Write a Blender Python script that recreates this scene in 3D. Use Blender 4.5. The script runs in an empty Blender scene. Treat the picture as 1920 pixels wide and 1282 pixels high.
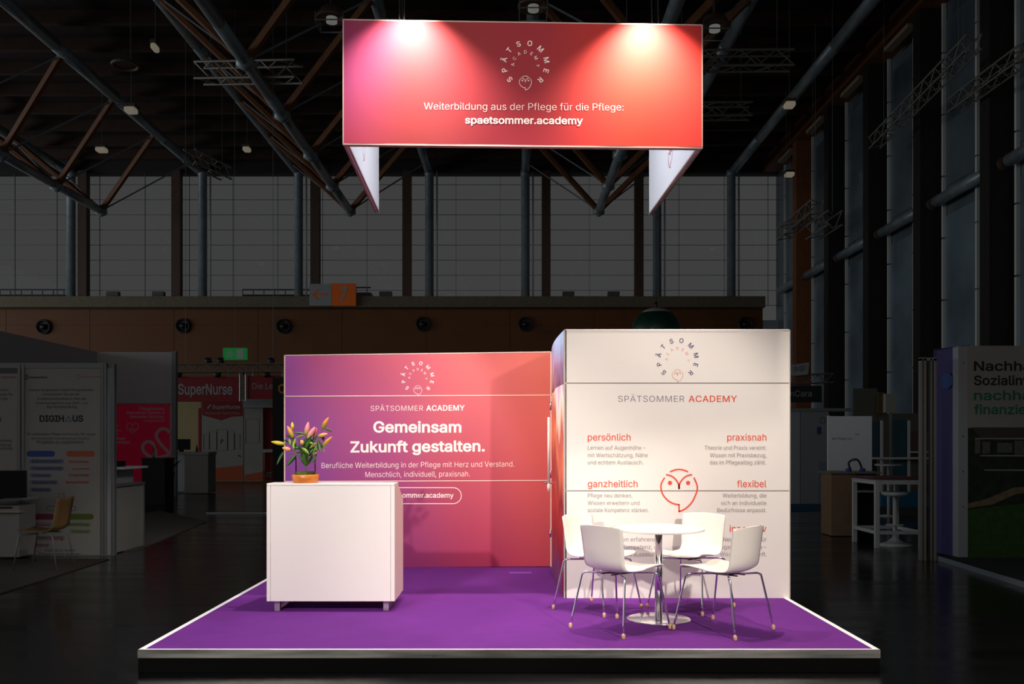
import bpy, math, random, os
from mathutils import Vector, Matrix
random.seed(7)
SC = bpy.context.scene
COL = SC.collection
# ------------------------------------------------------------------ camera
F = 1675.0            # focal length in pixels of the 1920 px wide frame
CAMY, CAMZ = -6.0, 1.54
CX, HY = 960.0, 830.0  # vanishing point of the depth lines
cd = bpy.data.cameras.new('camera'); cam = bpy.data.objects.new('camera', cd); COL.objects.link(cam)
cd.sensor_width = 36.0; cd.lens = F / 1920 * 36.0
cd.shift_y = (HY - 641) / 1920.0
cd.clip_end = 300
cam.location = (0, CAMY, CAMZ); cam.rotation_euler = (math.pi / 2, 0, 0)
SC.camera = cam
# ------------------------------------------------------------------ world (dim overcast daylight)
w = bpy.data.worlds.new('world'); SC.world = w; w.use_nodes = True
w.node_tree.nodes['Background'].inputs[0].default_value = (.051, .0513, .0515, 1)
w.node_tree.nodes['Background'].inputs[1].default_value = 1.0
SC.view_settings.view_transform = 'Standard'; SC.view_settings.look = 'None'
SC.view_settings.exposure = 0; SC.view_settings.gamma = 1; SC.view_settings.use_curve_mapping = False
# ------------------------------------------------------------------ stand lights
def spot(name, loc, to, power, angle, blend=.5, col=(1, .9, .8), r=.05):
    l = bpy.data.lights.new(name, 'SPOT'); l.energy = power; l.color = col
    l.spot_size = math.radians(angle); l.spot_blend = blend; l.shadow_soft_size = r
    o = bpy.data.objects.new(name, l); COL.objects.link(o); o.location = loc
    o.rotation_euler = (Vector(to) - Vector(loc)).to_track_quat('-Z', 'Y').to_euler()
    return o
WARM = (1, .86, .74); NEUT = (1, .93, .88); COOL = (.86, .9, 1)
spot('front_spot_left', (-3.0, -5.2, 3.7), (-1.3, 1.4, .6), 1500, 40, .6, (1, .92, .84), .08)
spot('front_spot_right', (3.0, -5.2, 3.7), (1.2, 1.5, .7), 1480, 40, .6, (1, .9, .82), .08)
spot('ring_spot_table', (1.3, 1.75, 4.1), (1.15, 1.5, .3), 150, 74, .6, WARM, .05)
spot('ring_spot_cabin', (.9, .55, 4.25), (1.5, 2.0, 1.3), 15, 66, .5, WARM, .05)
spot('ring_spot_wall_right', (.1, 1.75, 4.15), (-.5, 4.0, 1.1), 130, 74, .35, WARM, .03)
spot('ring_spot_wall_left', (-1.1, 1.75, 4.15), (-1.9, 4.0, 1.0), 230, 70, .35, NEUT, .03)
spot('cabin_side_fill', (-2.1, 1.95, 4.1), (.43, 3.0, 1.3), 300, 42, .6, WARM, .05)  # fill added to brighten the printed cabin side
spot('side_spot_left', (-2.2, -.6, 4.3), (-1.9, .9, .15), 170, 72, .7, COOL, .05)
spot('banner_lamp_left', (-.84, 1.14, 5.34), (-.84, 1.2, 4), 560, 104, 1, (1, .88, .82), .02)
spot('banner_lamp_right', (1.13, 1.20, 5.32), (1.13, 1.26, 4), 560, 104, 1, (1, .88, .74), .02)
# hall fill: unseen area lights added at the left and behind the camera
def area(name, loc, to, sx, sy, power, col):
    l = bpy.data.lights.new(name, 'AREA'); l.shape = 'RECTANGLE'; l.size = sx; l.size_y = sy; l.energy = power; l.color = col
    o = bpy.data.objects.new(name, l); COL.objects.link(o); o.location = loc
    o.rotation_euler = (Vector(to) - Vector(loc)).to_track_quat('-Z', 'Y').to_euler()
l = bpy.data.lights.new('ring_fill_light', 'POINT'); l.energy = 75; l.color = (.9, .93, 1); l.shadow_soft_size = .15
o = bpy.data.objects.new('ring_fill_light', l); COL.objects.link(o); o.location = (.05, 2.5, 4.65)
area('hall_fill_left', (-43, 15, 6.5), (0, 15, 8), 50, 9, 2600, (.86, .94, 1))
area('hall_fill_front', (-8, -13, 10), (-2, 30, 9), 40, 10, 230, (.95, .97, 1))
spot('banner_front_fill', (0, -5.2, 5.0), (.08, 1.4, 4.56), 900, 32, .5, (1, .9, .86), .1)  # fill added from the front to lift the banner fabric
# ------------------------------------------------------------------ helpers
def C(r, g, b):
    f = lambda c: (c / 255 / 12.92) if c <= 10 else ((c / 255 + .055) / 1.055) ** 2.4
    return (f(r), f(g), f(b), 1)
MATS = {}
def mat(name, col, rough=.6, metal=0, noise=0, nscale=6, bump=0, bscale=80, emit=0, spec=.5, stretch=None, coat=0):
    if name in MATS: return MATS[name]
    m = bpy.data.materials.new(name); m.use_nodes = True; nt = m.node_tree; b = nt.nodes['Principled BSDF']
    b.inputs['Base Color'].default_value = col; b.inputs['Roughness'].default_value = rough
    b.inputs['Metallic'].default_value = metal; b.inputs['Specular IOR Level'].default_value = spec
    b.inputs['Coat Weight'].default_value = coat
    if noise or bump:
        tc = nt.nodes.new('ShaderNodeTexCoord'); mp = nt.nodes.new('ShaderNodeMapping')
        nt.links.new(tc.outputs['Object'], mp.inputs[0])
        if stretch: mp.inputs['Scale'].default_value = stretch
    if noise:
        n = nt.nodes.new('ShaderNodeTexNoise'); n.inputs['Scale'].default_value = nscale; n.inputs['Detail'].default_value = 6
        nt.links.new(mp.outputs[0], n.inputs[0])
        mr = nt.nodes.new('ShaderNodeMapRange'); mr.inputs[1].default_value = .3; mr.inputs[2].default_value = .7
        mr.inputs[3].default_value = 1 - noise; mr.inputs[4].default_value = 1 + noise
        nt.links.new(n.outputs[0], mr.inputs[0])
        vm = nt.nodes.new('ShaderNodeVectorMath'); vm.operation = 'SCALE'; vm.inputs[0].default_value = col[:3]
        nt.links.new(mr.outputs[0], vm.inputs['Scale']); nt.links.new(vm.outputs[0], b.inputs['Base Color'])
        mr2 = nt.nodes.new('ShaderNodeMapRange'); mr2.inputs[1].default_value = .3; mr2.inputs[2].default_value = .7
        mr2.inputs[3].default_value = max(0, rough - noise * .25); mr2.inputs[4].default_value = min(1, rough + noise * .25)
        nt.links.new(n.outputs[0], mr2.inputs[0]); nt.links.new(mr2.outputs[0], b.inputs['Roughness'])
    if bump:
        n2 = nt.nodes.new('ShaderNodeTexNoise'); n2.inputs['Scale'].default_value = bscale; n2.inputs['Detail'].default_value = 4
        nt.links.new(mp.outputs[0], n2.inputs[0])
        bp = nt.nodes.new('ShaderNodeBump'); bp.inputs['Strength'].default_value = bump; bp.inputs['Distance'].default_value = .01
        nt.links.new(n2.outputs[0], bp.inputs['Height']); nt.links.new(bp.outputs[0], b.inputs['Normal'])
    if emit:
        b.inputs['Emission Color'].default_value = col; b.inputs['Emission Strength'].default_value = emit
    MATS[name] = m; return m
def glass(name, tint=(1, 1, 1, 1), k=1.45):
    if name in MATS: return MATS[name]
    m = bpy.data.materials.new(name); m.use_nodes = True; nt = m.node_tree; nt.nodes.clear()
    o = nt.nodes.new('ShaderNodeOutputMaterial'); t = nt.nodes.new('ShaderNodeBsdfTransparent'); g = nt.nodes.new('ShaderNodeBsdfGlossy')
    t.inputs[0].default_value = tint; g.inputs['Roughness'].default_value = .02
    fr = nt.nodes.new('ShaderNodeFresnel'); fr.inputs[0].default_value = k
    x = nt.nodes.new('ShaderNodeMixShader'); nt.links.new(fr.outputs[0], x.inputs[0]); nt.links.new(t.outputs[0], x.inputs[1]); nt.links.new(g.outputs[0], x.inputs[2])
    nt.links.new(x.outputs[0], o.inputs[0]); MATS[name] = m; return m
def grad(name, x0, x1, z0, z1, rows, rough=.55, skew=0, noise=.0, bump=.0):
    """print: rows (bottom to top) of colour ramps across, blended upwards; object coordinates x and z"""
    m = bpy.data.materials.new(name); m.use_nodes = True; nt = m.node_tree; L = nt.links; b = nt.nodes['Principled BSDF']
    b.inputs['Roughness'].default_value = rough; b.inputs['Specular IOR Level'].default_value = .25
    tc = nt.nodes.new('ShaderNodeTexCoord'); sp = nt.nodes.new('ShaderNodeSeparateXYZ'); L.new(tc.outputs['Object'], sp.inputs[0])
    def mr(out, a, c):
        n = nt.nodes.new('ShaderNodeMapRange'); n.inputs[1].default_value = a; n.inputs[2].default_value = c; L.new(out, n.inputs[0]); return n.outputs[0]
    u = mr(sp.outputs[0], x0, x1); v = mr(sp.outputs[2], z0, z1)
    if skew:
        a = nt.nodes.new('ShaderNodeMath'); a.operation = 'MULTIPLY_ADD'; a.inputs[1].default_value = skew; L.new(v, a.inputs[0]); L.new(u, a.inputs[2]); u = a.outputs[0]
    if noise:
        tn = nt.nodes.new('ShaderNodeTexNoise'); tn.inputs['Scale'].default_value = .9; L.new(tc.outputs['Object'], tn.inputs[0])
        a = nt.nodes.new('ShaderNodeMath'); a.operation = 'MULTIPLY_ADD'; a.inputs[1].default_value = noise; L.new(tn.outputs[0], a.inputs[0]); L.new(u, a.inputs[2]); u = a.outputs[0]
    outs = []
    for r in rows:
        cr = nt.nodes.new('ShaderNodeValToRGB'); cr.color_ramp.interpolation = 'EASE'
        e = cr.color_ramp.elements
        while len(e) < len(r): e.new(.5)
        for i, (p, c) in enumerate(r): e[i].position = p; e[i].color = c
        L.new(u, cr.inputs[0]); outs.append(cr.outputs[0])
    n = len(rows) - 1; cur = outs[0]
    for i in range(n):
        f = mr(v, i / n, (i + 1) / n)
        mx = nt.nodes.new('ShaderNodeMix'); mx.data_type = 'RGBA'; L.new(f, mx.inputs[0]); L.new(cur, mx.inputs[6]); L.new(outs[i + 1], mx.inputs[7]); cur = mx.outputs[2]
    L.new(cur, b.inputs['Base Color'])
    if bump:
        n2 = nt.nodes.new('ShaderNodeTexNoise'); n2.inputs['Scale'].default_value = 1.6; L.new(tc.outputs['Object'], n2.inputs[0])
        bp = nt.nodes.new('ShaderNodeBump'); bp.inputs['Strength'].default_value = bump; bp.inputs['Distance'].default_value = .02
        L.new(n2.outputs[0], bp.inputs['Height']); L.new(bp.outputs[0], b.inputs['Normal'])
    MATS[name] = m; return m
def vcol_mat(name, rough=.5):
    if name in MATS: return MATS[name]
    m = bpy.data.materials.new(name); m.use_nodes = True; nt = m.node_tree; a = nt.nodes.new('ShaderNodeVertexColor'); a.layer_name = 'hue'
    nt.links.new(a.outputs[0], nt.nodes['Principled BSDF'].inputs['Base Color']); nt.nodes['Principled BSDF'].inputs['Roughness'].default_value = rough
    MATS[name] = m; return m

def P(px, py, z):
    """point of the place seen at a pixel, z metres in front of the camera"""
    return Vector(((px - CX) * z / F, CAMY + z, CAMZ + (HY - py) * z / F))
def G(px, py, h=0.0):
    """point on a horizontal plane at height h"""
    z = F * (CAMZ - h) / (py - HY); return P(px, py, z)

class MB:
    def __init__(s): s.v = []; s.f = []; s.c = []
    def add(s, vs, fs):
        n = len(s.v); s.v += [Vector(v) for v in vs]; s.f += [tuple(i + n for i in f) for f in fs]; return s
    def box(s, x0, x1, y0, y1, z0, z1):
        v = [(x, y, z) for z in (z0, z1) for y in (y0, y1) for x in (x0, x1)]
        return s.add(v, [(0, 2, 3, 1), (4, 5, 7, 6), (0, 1, 5, 4), (2, 6, 7, 3), (0, 4, 6, 2), (1, 3, 7, 5)])
    def pbox(s, x0, y0, x1, y1, z, d):
        """box whose front face fills a pixel rectangle at distance z, d deep"""
        a = P(x0, y1, z); b = P(x1, y0, z); return s.box(a.x, b.x, a.y, a.y + d, a.z, b.z)
    def prism(s, pts, off):
        n = len(pts); off = Vector(off); p = [Vector(q) for q in pts]
        return s.add(p + [q + off for q in p], [tuple(range(n)), tuple(range(2 * n - 1, n - 1, -1))] + [(i, i + n, (i + 1) % n + n, (i + 1) % n) for i in range(n)])
    def poly(s, pts): return s.add(pts, [tuple(range(len(pts)))])
    def tube(s, pts, r, n=10, cap=True):
        pts = [Vector(p) for p in pts]; R = r if isinstance(r, (list, tuple)) else [r] * len(pts)
        base = len(s.v); up = None; m = len(pts)
        for i, p in enumerate(pts):
            d = (pts[min(i + 1, m - 1)] - pts[max(i - 1, 0)]).normalized()
            if up is None:
                up = Vector((0, 0, 1)) if abs(d.z) < .9 else Vector((1, 0, 0))
            a = d.cross(up).normalized(); up = a.cross(d).normalized()
            for k in range(n):
                t = 2 * math.pi * k / n; s.v.append(p + (a * math.cos(t) + up * math.sin(t)) * R[i])
        for i in range(m - 1):
            for k in range(n):
                s.f.append((base + i * n + k, base + i * n + (k + 1) % n, base + (i + 1) * n + (k + 1) % n, base + (i + 1) * n + k))
        if cap: s.f.append(tuple(base + k for k in range(n))[::-1]); s.f.append(tuple(base + (m - 1) * n + k for k in range(n)))
        return s
    def lathe(s, prof, c=(0, 0, 0), n=32, cap=True):
        base = len(s.v); c = Vector(c)
        for r, z in prof:
            for k in range(n):
                t = 2 * math.pi * k / n; s.v.append(c + Vector((r * math.cos(t), r * math.sin(t), z)))
        for i in range(len(prof) - 1):
            for k in range(n):
                s.f.append((base + i * n + k, base + i * n + (k + 1) % n, base + (i + 1) * n + (k + 1) % n, base + (i + 1) * n + k))
        if cap: s.f.append(tuple(base + k for k in range(n))[::-1]); s.f.append(tuple(base + (len(prof) - 1) * n + k for k in range(n)))
        return s
    def build(s, name, m, parent=None, smooth=False, local=False, bevel=0):
        me = bpy.data.meshes.new(name); off = Vector((0, 0, 0))
        if parent is not None and not local:
            q = parent
            while q: off += q.location; q = q.parent
        me.from_pydata([v - off for v in s.v], [], s.f); me.materials.append(m)
        if smooth: me.polygons.foreach_set('use_smooth', [True] * len(me.polygons))
        if s.c:
            ca = me.color_attributes.new('hue', 'FLOAT_COLOR', 'POINT')
            for i, c in enumerate(s.c): ca.data[i].color = c
        me.update()
        o = bpy.data.objects.new(name, me); COL.objects.link(o); o.parent = parent
        if bevel:
            b = o.modifiers.new('bevel', 'BEVEL'); b.width = bevel; b.segments = 2; b.limit_method = 'ANGLE'
        return o
def tag(o, label, cat, group=None):
    o['label'] = label; o['category'] = cat
    if group: o['group'] = group
    return o
def thing(name, label, cat, loc=(0, 0, 0), group=None, rz=0):
    o = bpy.data.objects.new(name, None); COL.objects.link(o); o.location = loc; o.rotation_euler.z = rz
    o.empty_display_size = .1
    return tag(o, label, cat, group)
def struct(o): o['kind'] = 'structure'; return o
def stuff(o): o['kind'] = 'stuff'; return o
def pbuild(name, x0, y0, x1, y1, z, d, m, parent, **k): return MB().pbox(x0, y0, x1, y1, z, d).build(name, m, parent, **k)
def dup(o, parent=None):
    c = o.copy(); COL.objects.link(c)
    if parent: c.parent = parent
    for ch in list(o.children): dup(ch, c)
    return c

class Plane:
    """upright plane given by two pixels with their distances; maps pixels to points on it"""
    def __init__(s, A, B):
        s.o = Vector((A.x, A.y, 0)); s.u = Vector((B.x - A.x, B.y - A.y, 0)).normalized()
        s.n = Vector((s.u.y, -s.u.x, 0))
    def at(s, px, py, lift=0):
        o = s.o + s.n * lift; d = Vector(((px - CX) / F, 1, (HY - py) / F)); c = Vector((0, CAMY, CAMZ))
        t = (o - c).dot(s.n) / d.dot(s.n); return c + d * t
def flat(z): return Plane(P(0, 0, z), P(100, 0, z))
try:
    FONT = bpy.data.fonts.load(os.path.join(bpy.utils.system_resource('DATAFILES'), 'fonts', 'Inter.woff2'))
except Exception:
    FONT = None
import numpy as np
from mathutils.geometry import delaunay_2d_cdt
GC = {}
def outline(txt, spacing):
    c = bpy.data.curves.new('t', 'FONT')
    if FONT: c.font = FONT
    c.body = txt; c.space_character = spacing
    o = bpy.data.objects.new('t', c); COL.objects.link(o); bpy.context.view_layer.update()
    k = o.evaluated_get(bpy.context.evaluated_depsgraph_get()).to_curve(bpy.context.evaluated_depsgraph_get(), apply_modifiers=False)
    out = []
    for sp in k.splines:
        b = [(Vector(p.handle_left[:2]), Vector(p.co[:2]), Vector(p.handle_right[:2])) for p in sp.bezier_points]; n = len(b); pts = []
        for i in range(n):
            p0, h0, h1, p1 = b[i][1], b[i][2], b[(i + 1) % n][0], b[(i + 1) % n][1]
            d = p1 - p0; st = d.length < 1e-6 or max(abs(d.cross(h0 - p0)), abs(d.cross(h1 - p0))) / d.length < 2e-3
            m = 1 if st else 3
            for j in range(m):
                t = j / m; q = p0 * (1 - t) ** 3 + h0 * 3 * t * (1 - t) ** 2 + h1 * 3 * t * t * (1 - t) + p1 * t ** 3
                if not pts or (q - pts[-1]).length > 1e-5: pts.append(q)
        if len(pts) > 2 and (pts[0] - pts[-1]).length < 1e-5: pts.pop()
        if len(pts) > 2: out.append(pts)
    o.to_curve_clear(); bpy.data.objects.remove(o); bpy.data.curves.remove(c)
    return out
def glyphs(txt, off=0, spacing=1.0):
    """filled letter faces; off widens (or thins) the strokes by moving the outlines"""
    key = (txt, off, spacing)
    if key in GC: return GC[key]
    cs = outline(txt, spacing)
    area = sum(sum(a.cross(b) for a, b in zip(c, c[1:] + c[:1])) for c in cs); sg = 1 if area < 0 else -1
    new = []
    for c in cs:
        n = len(c); q = []
        for i in range(n):
            d0 = (c[i] - c[i - 1]).normalized(); d1 = (c[(i + 1) % n] - c[i]).normalized()
            n0 = Vector((-d0.y, d0.x)); n1 = Vector((-d1.y, d1.x)); m = n0 + n1
            m = m.normalized() / max(.5, m.normalized().dot(n0)) if m.length > 1e-4 else n0
            q.append(c[i] + m * off * sg)
        new.append(q)
    vs = []; ed = []
    for c in new:
        b = len(vs); vs += c; ed += [(b + i, b + (i + 1) % len(c)) for i in range(len(c))]
    P0 = np.array([(v.x, v.y) for v in vs]); E0 = P0[[e[0] for e in ed]]; E1 = P0[[e[1] for e in ed]]
    V, _, Fs, _, _, _ = delaunay_2d_cdt(vs, ed, [], 0, 1e-6)
    VA = np.array([(v.x, v.y) for v in V]); cen = np.array([VA[list(f)].mean(0) for f in Fs])
    px, py = cen[:, :1], cen[:, 1:2]
    up = (E0[:, 1] <= py) & (E1[:, 1] > py); dn = (E0[:, 1] > py) & (E1[:, 1] <= py)
    isl = (E1[:, 0] - E0[:, 0]) * (py - E0[:, 1]) - (px - E0[:, 0]) * (E1[:, 1] - E0[:, 1])
    wn = (up & (isl > 0)).sum(1) - (dn & (isl < 0)).sum(1)
    F2 = [tuple(f) for f, w_ in zip(Fs, wn) if w_ != 0]
    used = sorted({i for f in F2 for i in f}); mp = {k: i for i, k in enumerate(used)}
    GC[key] = ([(V[i].x, V[i].y) for i in used], [tuple(mp[i] for i in f) for f in F2])
    return GC[key]
REG, BOLD, LIGHT = .0, .018, -.007
CAPH = max(v[1] for v in glyphs('H')[0])
def text(mb, txt, pl, x0, x1, yb, wt=REG, cap=None, lift=.0015, spacing=1.0):
    """lettering printed on plane pl: from pixel x0 to x1 (or x1 None: cap height decides), baseline yb"""
    yb = yb if isinstance(yb, tuple) else (yb, yb)
    vs, fs = glyphs(txt, wt, spacing); a = min(v[0] for v in vs); b = max(v[0] for v in vs)
    if x1 is None: x1 = x0 + (b - a) * cap / CAPH
    elif x0 is None: x0 = x1 - (b - a) * cap / CAPH
    k = (x1 - x0) / (b - a); ky = cap / CAPH if cap else k
    out = []
    for x, y in vs:
        t = (x - a) / (b - a); out.append(pl.at(x0 + (x - a) * k, yb[0] + (yb[1] - yb[0]) * t - y * ky, lift))
    mb.add(out, fs)
def ring_text(mb, txt, angs, pl, cx, cy, R, h, wt):
    for ch, an in zip(txt, angs):
        vs, fs = glyphs(ch, wt); a = min(v[0] for v in vs); b = max(v[0] for v in vs); k = h / CAPH; t = math.radians(an)
        out = []
        for x, y in vs:
            X = (x - (a + b) / 2) * k; Y = R + (y - CAPH / 2) * k
            out.append(pl.at(cx + X * math.cos(t) + Y * math.sin(t), cy - (-X * math.sin(t) + Y * math.cos(t)), .0015))
        mb.add(out, fs)
def stroke(mb, pts, w, pl, cx, cy, s, lift=.0015, closed=False):
    """flat line of width w through 2-D points (unit s pixels around cx, cy; y up)"""
    n = len(pts); L = []; Rr = []
    for i in range(n):
        a = pts[(i - 1) % n] if closed or i > 0 else pts[0]; b = pts[(i + 1) % n] if closed or i < n - 1 else pts[-1]
        dx, dy = b[0] - a[0], b[1] - a[1]; l = math.hypot(dx, dy) or 1; nx, ny = -dy / l * w / 2, dx / l * w / 2
        L.append((pts[i][0] + nx, pts[i][1] + ny)); Rr.append((pts[i][0] - nx, pts[i][1] - ny))
    vs = [pl.at(cx + p[0] * s, cy - p[1] * s, lift) for p in L + Rr]
    m = n if closed else n - 1
    mb.add(vs, [(i, (i + 1) % n, n + (i + 1) % n, n + i) for i in range(m)])
def smooth(pts, k=5):
    out = []
    for i in range(len(pts) - 1):
        p0 = pts[max(i - 1, 0)]; p1 = pts[i]; p2 = pts[i + 1]; p3 = pts[min(i + 2, len(pts) - 1)]
        for j in range(k):
            t = j / k
            out.append(tuple(.5 * (2 * b + (c - a) * t + (2 * a - 5 * b + 4 * c - d) * t * t + (3 * b - a - 3 * c + d) * t ** 3) for a, b, c, d in zip(p0, p1, p2, p3)))
    out.append(tuple(pts[-1])); return out
def disc(mb, x, y, r, pl, cx, cy, s, n=14, lift=.0015):
    mb.add([pl.at(cx + (x + r * math.cos(2 * math.pi * k / n)) * s, cy - (y + r * math.sin(2 * math.pi * k / n)) * s, lift) for k in range(n)], [tuple(range(n))])
def owl(mb, pl, cx, cy, s, w=.085):
    for seg in ([(-.5, .81), (-.25, .91), (0, .945), (.25, .91), (.5, .81)],
                [(-.72, .66), (-.4, .57), (-.14, .34), (0, .05), (0, -.14)], [(.72, .66), (.4, .57), (.14, .34), (0, .05), (0, -.14)],
                [(-.79, .5), (-.96, .2), (-1, -.05), (-.9, -.42), (-.62, -.76), (-.3, -.94), (0, -1.0)],
                [(0, -1.38), (.35, -1.22), (.72, -.85), (.97, -.3), (1, .05), (.82, .5)]):
        stroke(mb, smooth(seg), w, pl, cx, cy, s)
    stroke(mb, [(0, -.96), (0, -1.41)], w, pl, cx, cy, s)
    for e in (-.5, .5): disc(mb, e, .2, .12, pl, cx, cy, s)
OUT = [-134, -105, -77, -48.6, -18.6, 12, 44.5, 78, 107, 136]; INN = [-90, -61, -30.5, 0, 30, 58, 95]
def logo(pl, cx, cy, R, m1, m2, parent, name='emblem'):
    a = MB(); ring_text(a, 'SPÄTSOMMER', OUT, pl, cx, cy, R, R * .235, .012); a.build('emblem_ring', m1, parent)
    b = MB(); ring_text(b, 'ACADEMY', INN, pl, cx, cy, R * .58, R * .15, 0); owl(b, pl, cx, cy + R * .8, R * .282); b.build('emblem_owl', m2, parent)

# ------------------------------------------------------------------ materials
M_floor = mat('hall_floor', (.0015, .0016, .0018, 1), .2, noise=.3, nscale=1.2, stretch=(.25, 2.5, 1), spec=.65, bump=.1, bscale=3)
M_floor.node_tree.nodes['Principled BSDF'].inputs['IOR'].default_value = 1.6
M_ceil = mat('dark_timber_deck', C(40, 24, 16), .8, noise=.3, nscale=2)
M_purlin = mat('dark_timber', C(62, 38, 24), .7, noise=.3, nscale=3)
M_wood = mat('brown_timber', C(128, 78, 42), .6, noise=.25, nscale=4, stretch=(1, 1, .3))
M_band = mat('orange_brown_wall', C(116, 66, 18), .6, noise=.15, nscale=1)
M_ledge = mat('grey_ledge', C(120, 108, 86), .7, noise=.15)
M_steel = mat('painted_grey_steel', C(152, 162, 166), .38, metal=.25, noise=.15, nscale=3)
M_darkcol = mat('dark_brown_column', C(88, 66, 52), .6, noise=.2)
M_rod = mat('steel_rod', C(150, 158, 162), .35, metal=.4)
M_tint = mat('dark_tinted_glazing', C(100, 112, 118), .3, noise=.35, nscale=.5, stretch=(1, 1, .3))
M_white = mat('white_panel', C(162, 158, 150), .6, noise=.04, nscale=2)
M_wgrey = mat('light_grey_panel', C(172, 172, 172), .6)
M_black = mat('black_plastic', C(22, 22, 23), .4)
M_alu = mat('brushed_aluminium', C(205, 203, 198), .32, metal=1, noise=.2, nscale=3, stretch=(.6, 8, 8))
M_trim = mat('satin_white_profile', C(235, 226, 216), .35, metal=.1)
M_chrome = mat('chrome', (.88, .88, .9, 1), .16, metal=1)
M_pane = glass('clear_glazing')
M_seam = mat('dark_seam', C(120, 100, 95), .7)

# ================================================================== HALL SHELL
ZW = 50.0; YW = CAMY + ZW; K = ZW / F
XR = 14.9; HCEIL = 17.6
struct(MB().box(-45, 16.5, -14, YW + 1, -.1, 0).build('floor', M_floor))
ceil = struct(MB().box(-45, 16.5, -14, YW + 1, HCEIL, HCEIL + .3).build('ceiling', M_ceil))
pm = MB().box(-45, 15.2, -.12, .12, HCEIL - .5, HCEIL)
me0 = None
for k in range(20):
    y = YW - 1 - k * 2.25
    if me0 is None: o = pm.build('purlin', M_purlin); me0 = o.data
    else: o = bpy.data.objects.new('purlin', me0); COL.objects.link(o)
    o.location = (0, y, 0); o.parent = ceil
# back wall: timber band below, windows above
wall = struct(MB().box(-45, P(1430, 0, ZW).x, YW, YW + .4, 0, P(0, 575, ZW).z).build('wall_back', M_band))
XB = P(1430, 0, ZW).x
led = struct(MB().box(-45, XB - .1, YW - .9, YW + .04, P(0, 580, ZW).z, P(0, 560, ZW).z).build('trim_2', M_ledge))
zz = [0, 3.1, 6.0, 8.1, P(0, 575, ZW).z]
x = -33.0
edges = [-33 + 4.7 * k for k in range(11)]
for i in range(10):
    for j in range(4):
        a, b = edges[i], min(edges[i + 1], XB)
        if a > XB - .5: continue
        MB().box(a + .012, b - .012, YW - .04, YW - .001, zz[j] + .012, zz[j + 1] - .012).build('wood_panel', M_band, wall)
top = P(0, 326, ZW).z
struct(MB().box(-45, 16, YW - .3, YW + .5, top, HCEIL).build('trim_1', mat('dark_lintel', C(40, 36, 34), .7)))
WIN = struct(MB().box(-45, XR, YW + .05, YW + .07, P(0, 573, ZW).z, top).build('window_1', M_pane))
bar = MB()
M_bar = mat('grey_glazing_bar', C(120, 122, 124), .5)
for k in range(9): 
    yy = 346 + k * 28.3; z = P(0, yy, ZW).z
    MB().box(-45, XR, YW - .01, YW + .04, z - .01, z + .01).build('glazing_bar', M_bar, WIN)
for px in (28, 107, 187, 272, 355, 437, 521, 605, 688, 770, 855, 938, 1105, 1190, 1273, 1358, 1440):
    x = P(px, 0, ZW).x; MB().box(x - .008, x + .008, YW - .03, YW + .04, P(0, 573, ZW).z, top).build('mullion', M_bar, WIN)
struct(MB().box(XB, XR, YW, YW + .3, 0, P(0, 600, ZW).z).build('wall_corner', M_wgrey))
# steel columns and dark columns in front of the windows
zled = P(0, 560, ZW).z
n = 0
def where(px):
    return 'left of the hanging banner' if px < 640 else ('behind and below the hanging banner' if px < 1300 else 'right of the banner')
ordn = ['first', 'second', 'third', 'fourth', 'fifth', 'sixth', 'seventh', 'eighth', 'ninth', 'tenth']
for i, px in enumerate((133, 380, 560, 805, 985, 1232, 1371)):
    c = P(px, 0, ZW - .6)
    t = thing('steel_column', 'round grey steel column before the window band, %s from the left' % ordn[i], 'column', (c.x, c.y, zled), 'round steel columns on the back wall ledge')
    MB().lathe([(.24, 0), (.24, top - zled - .3), (.27, top - zled - .28), (.27, top - zled)], c=(0, 0, 0), n=16).build('shaft', M_steel, t, True, True)
    MB().tube([(.42, 0, 0), (.42, 0, top - zled)], .05, 8).build('downpipe', mat('white_pipe', C(200, 205, 205), .4), t, True, True)
for i, px in enumerate((156, 331, 591, 763, 1024, 1198)):
    c = P(px, 0, ZW - .5)
    zb = zled
    MBc = MB().box(c.x - .24, c.x + .24, c.y - .15, c.y + .3, zb, top)
    t = tag(MBc.build('timber_column', M_darkcol), 'square dark brown column before the window band, %s from the left' % ordn[i], 'column', 'square dark columns on the back wall ledge')
# boxes on the ledge
for i, (a, b) in enumerate(((199, 221), (285, 306), (711, 734), (1055, 1077), (1140, 1162))):
    t = thing('floodlight', 'small dark box lamp on the wall ledge, %s from the left' % ordn[i], 'lamp', P((a + b) / 2, 556, ZW - .5), 'box lamps on the back wall ledge')
    pbuild('housing', a, 546, b, 555, ZW - .5, .35, mat('grey_housing', C(95, 92, 88), .6), t)
    pbuild('bracket', a + 4, 555, b - 4, 558.2, ZW - .45, .2, M_black, t)
# round jet nozzles
for i, (px, py) in enumerate(((83, 613), (344, 611), (532, 612), (793, 608), (985, 608), (1397, 608))):
    c = P(px, py, ZW - .045)
    t = thing('air_nozzle', 'round black ventilation nozzle in the timber wall, %s from the left' % ordn[i], 'vent', c, 'round air nozzles in the back wall')
    q = MB()
    q.lathe([(.40, 0), (.42, .12), (.36, .2), (.34, .1), (.2, .05)], n=24); q.v = [Vector((v.x, -v.z, v.y)) for v in q.v]
    q.build('ring', mat('dark_metal_ring', C(60, 56, 54), .4, metal=.3), t, True, True)
    q = MB().lathe([(.18, .02), (.16, .2), (.05, .24)], n=16); q.v = [Vector((v.x, -v.z, v.y)) for v in q.v]
    q.build('core', M_black, t, True, True)
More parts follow.
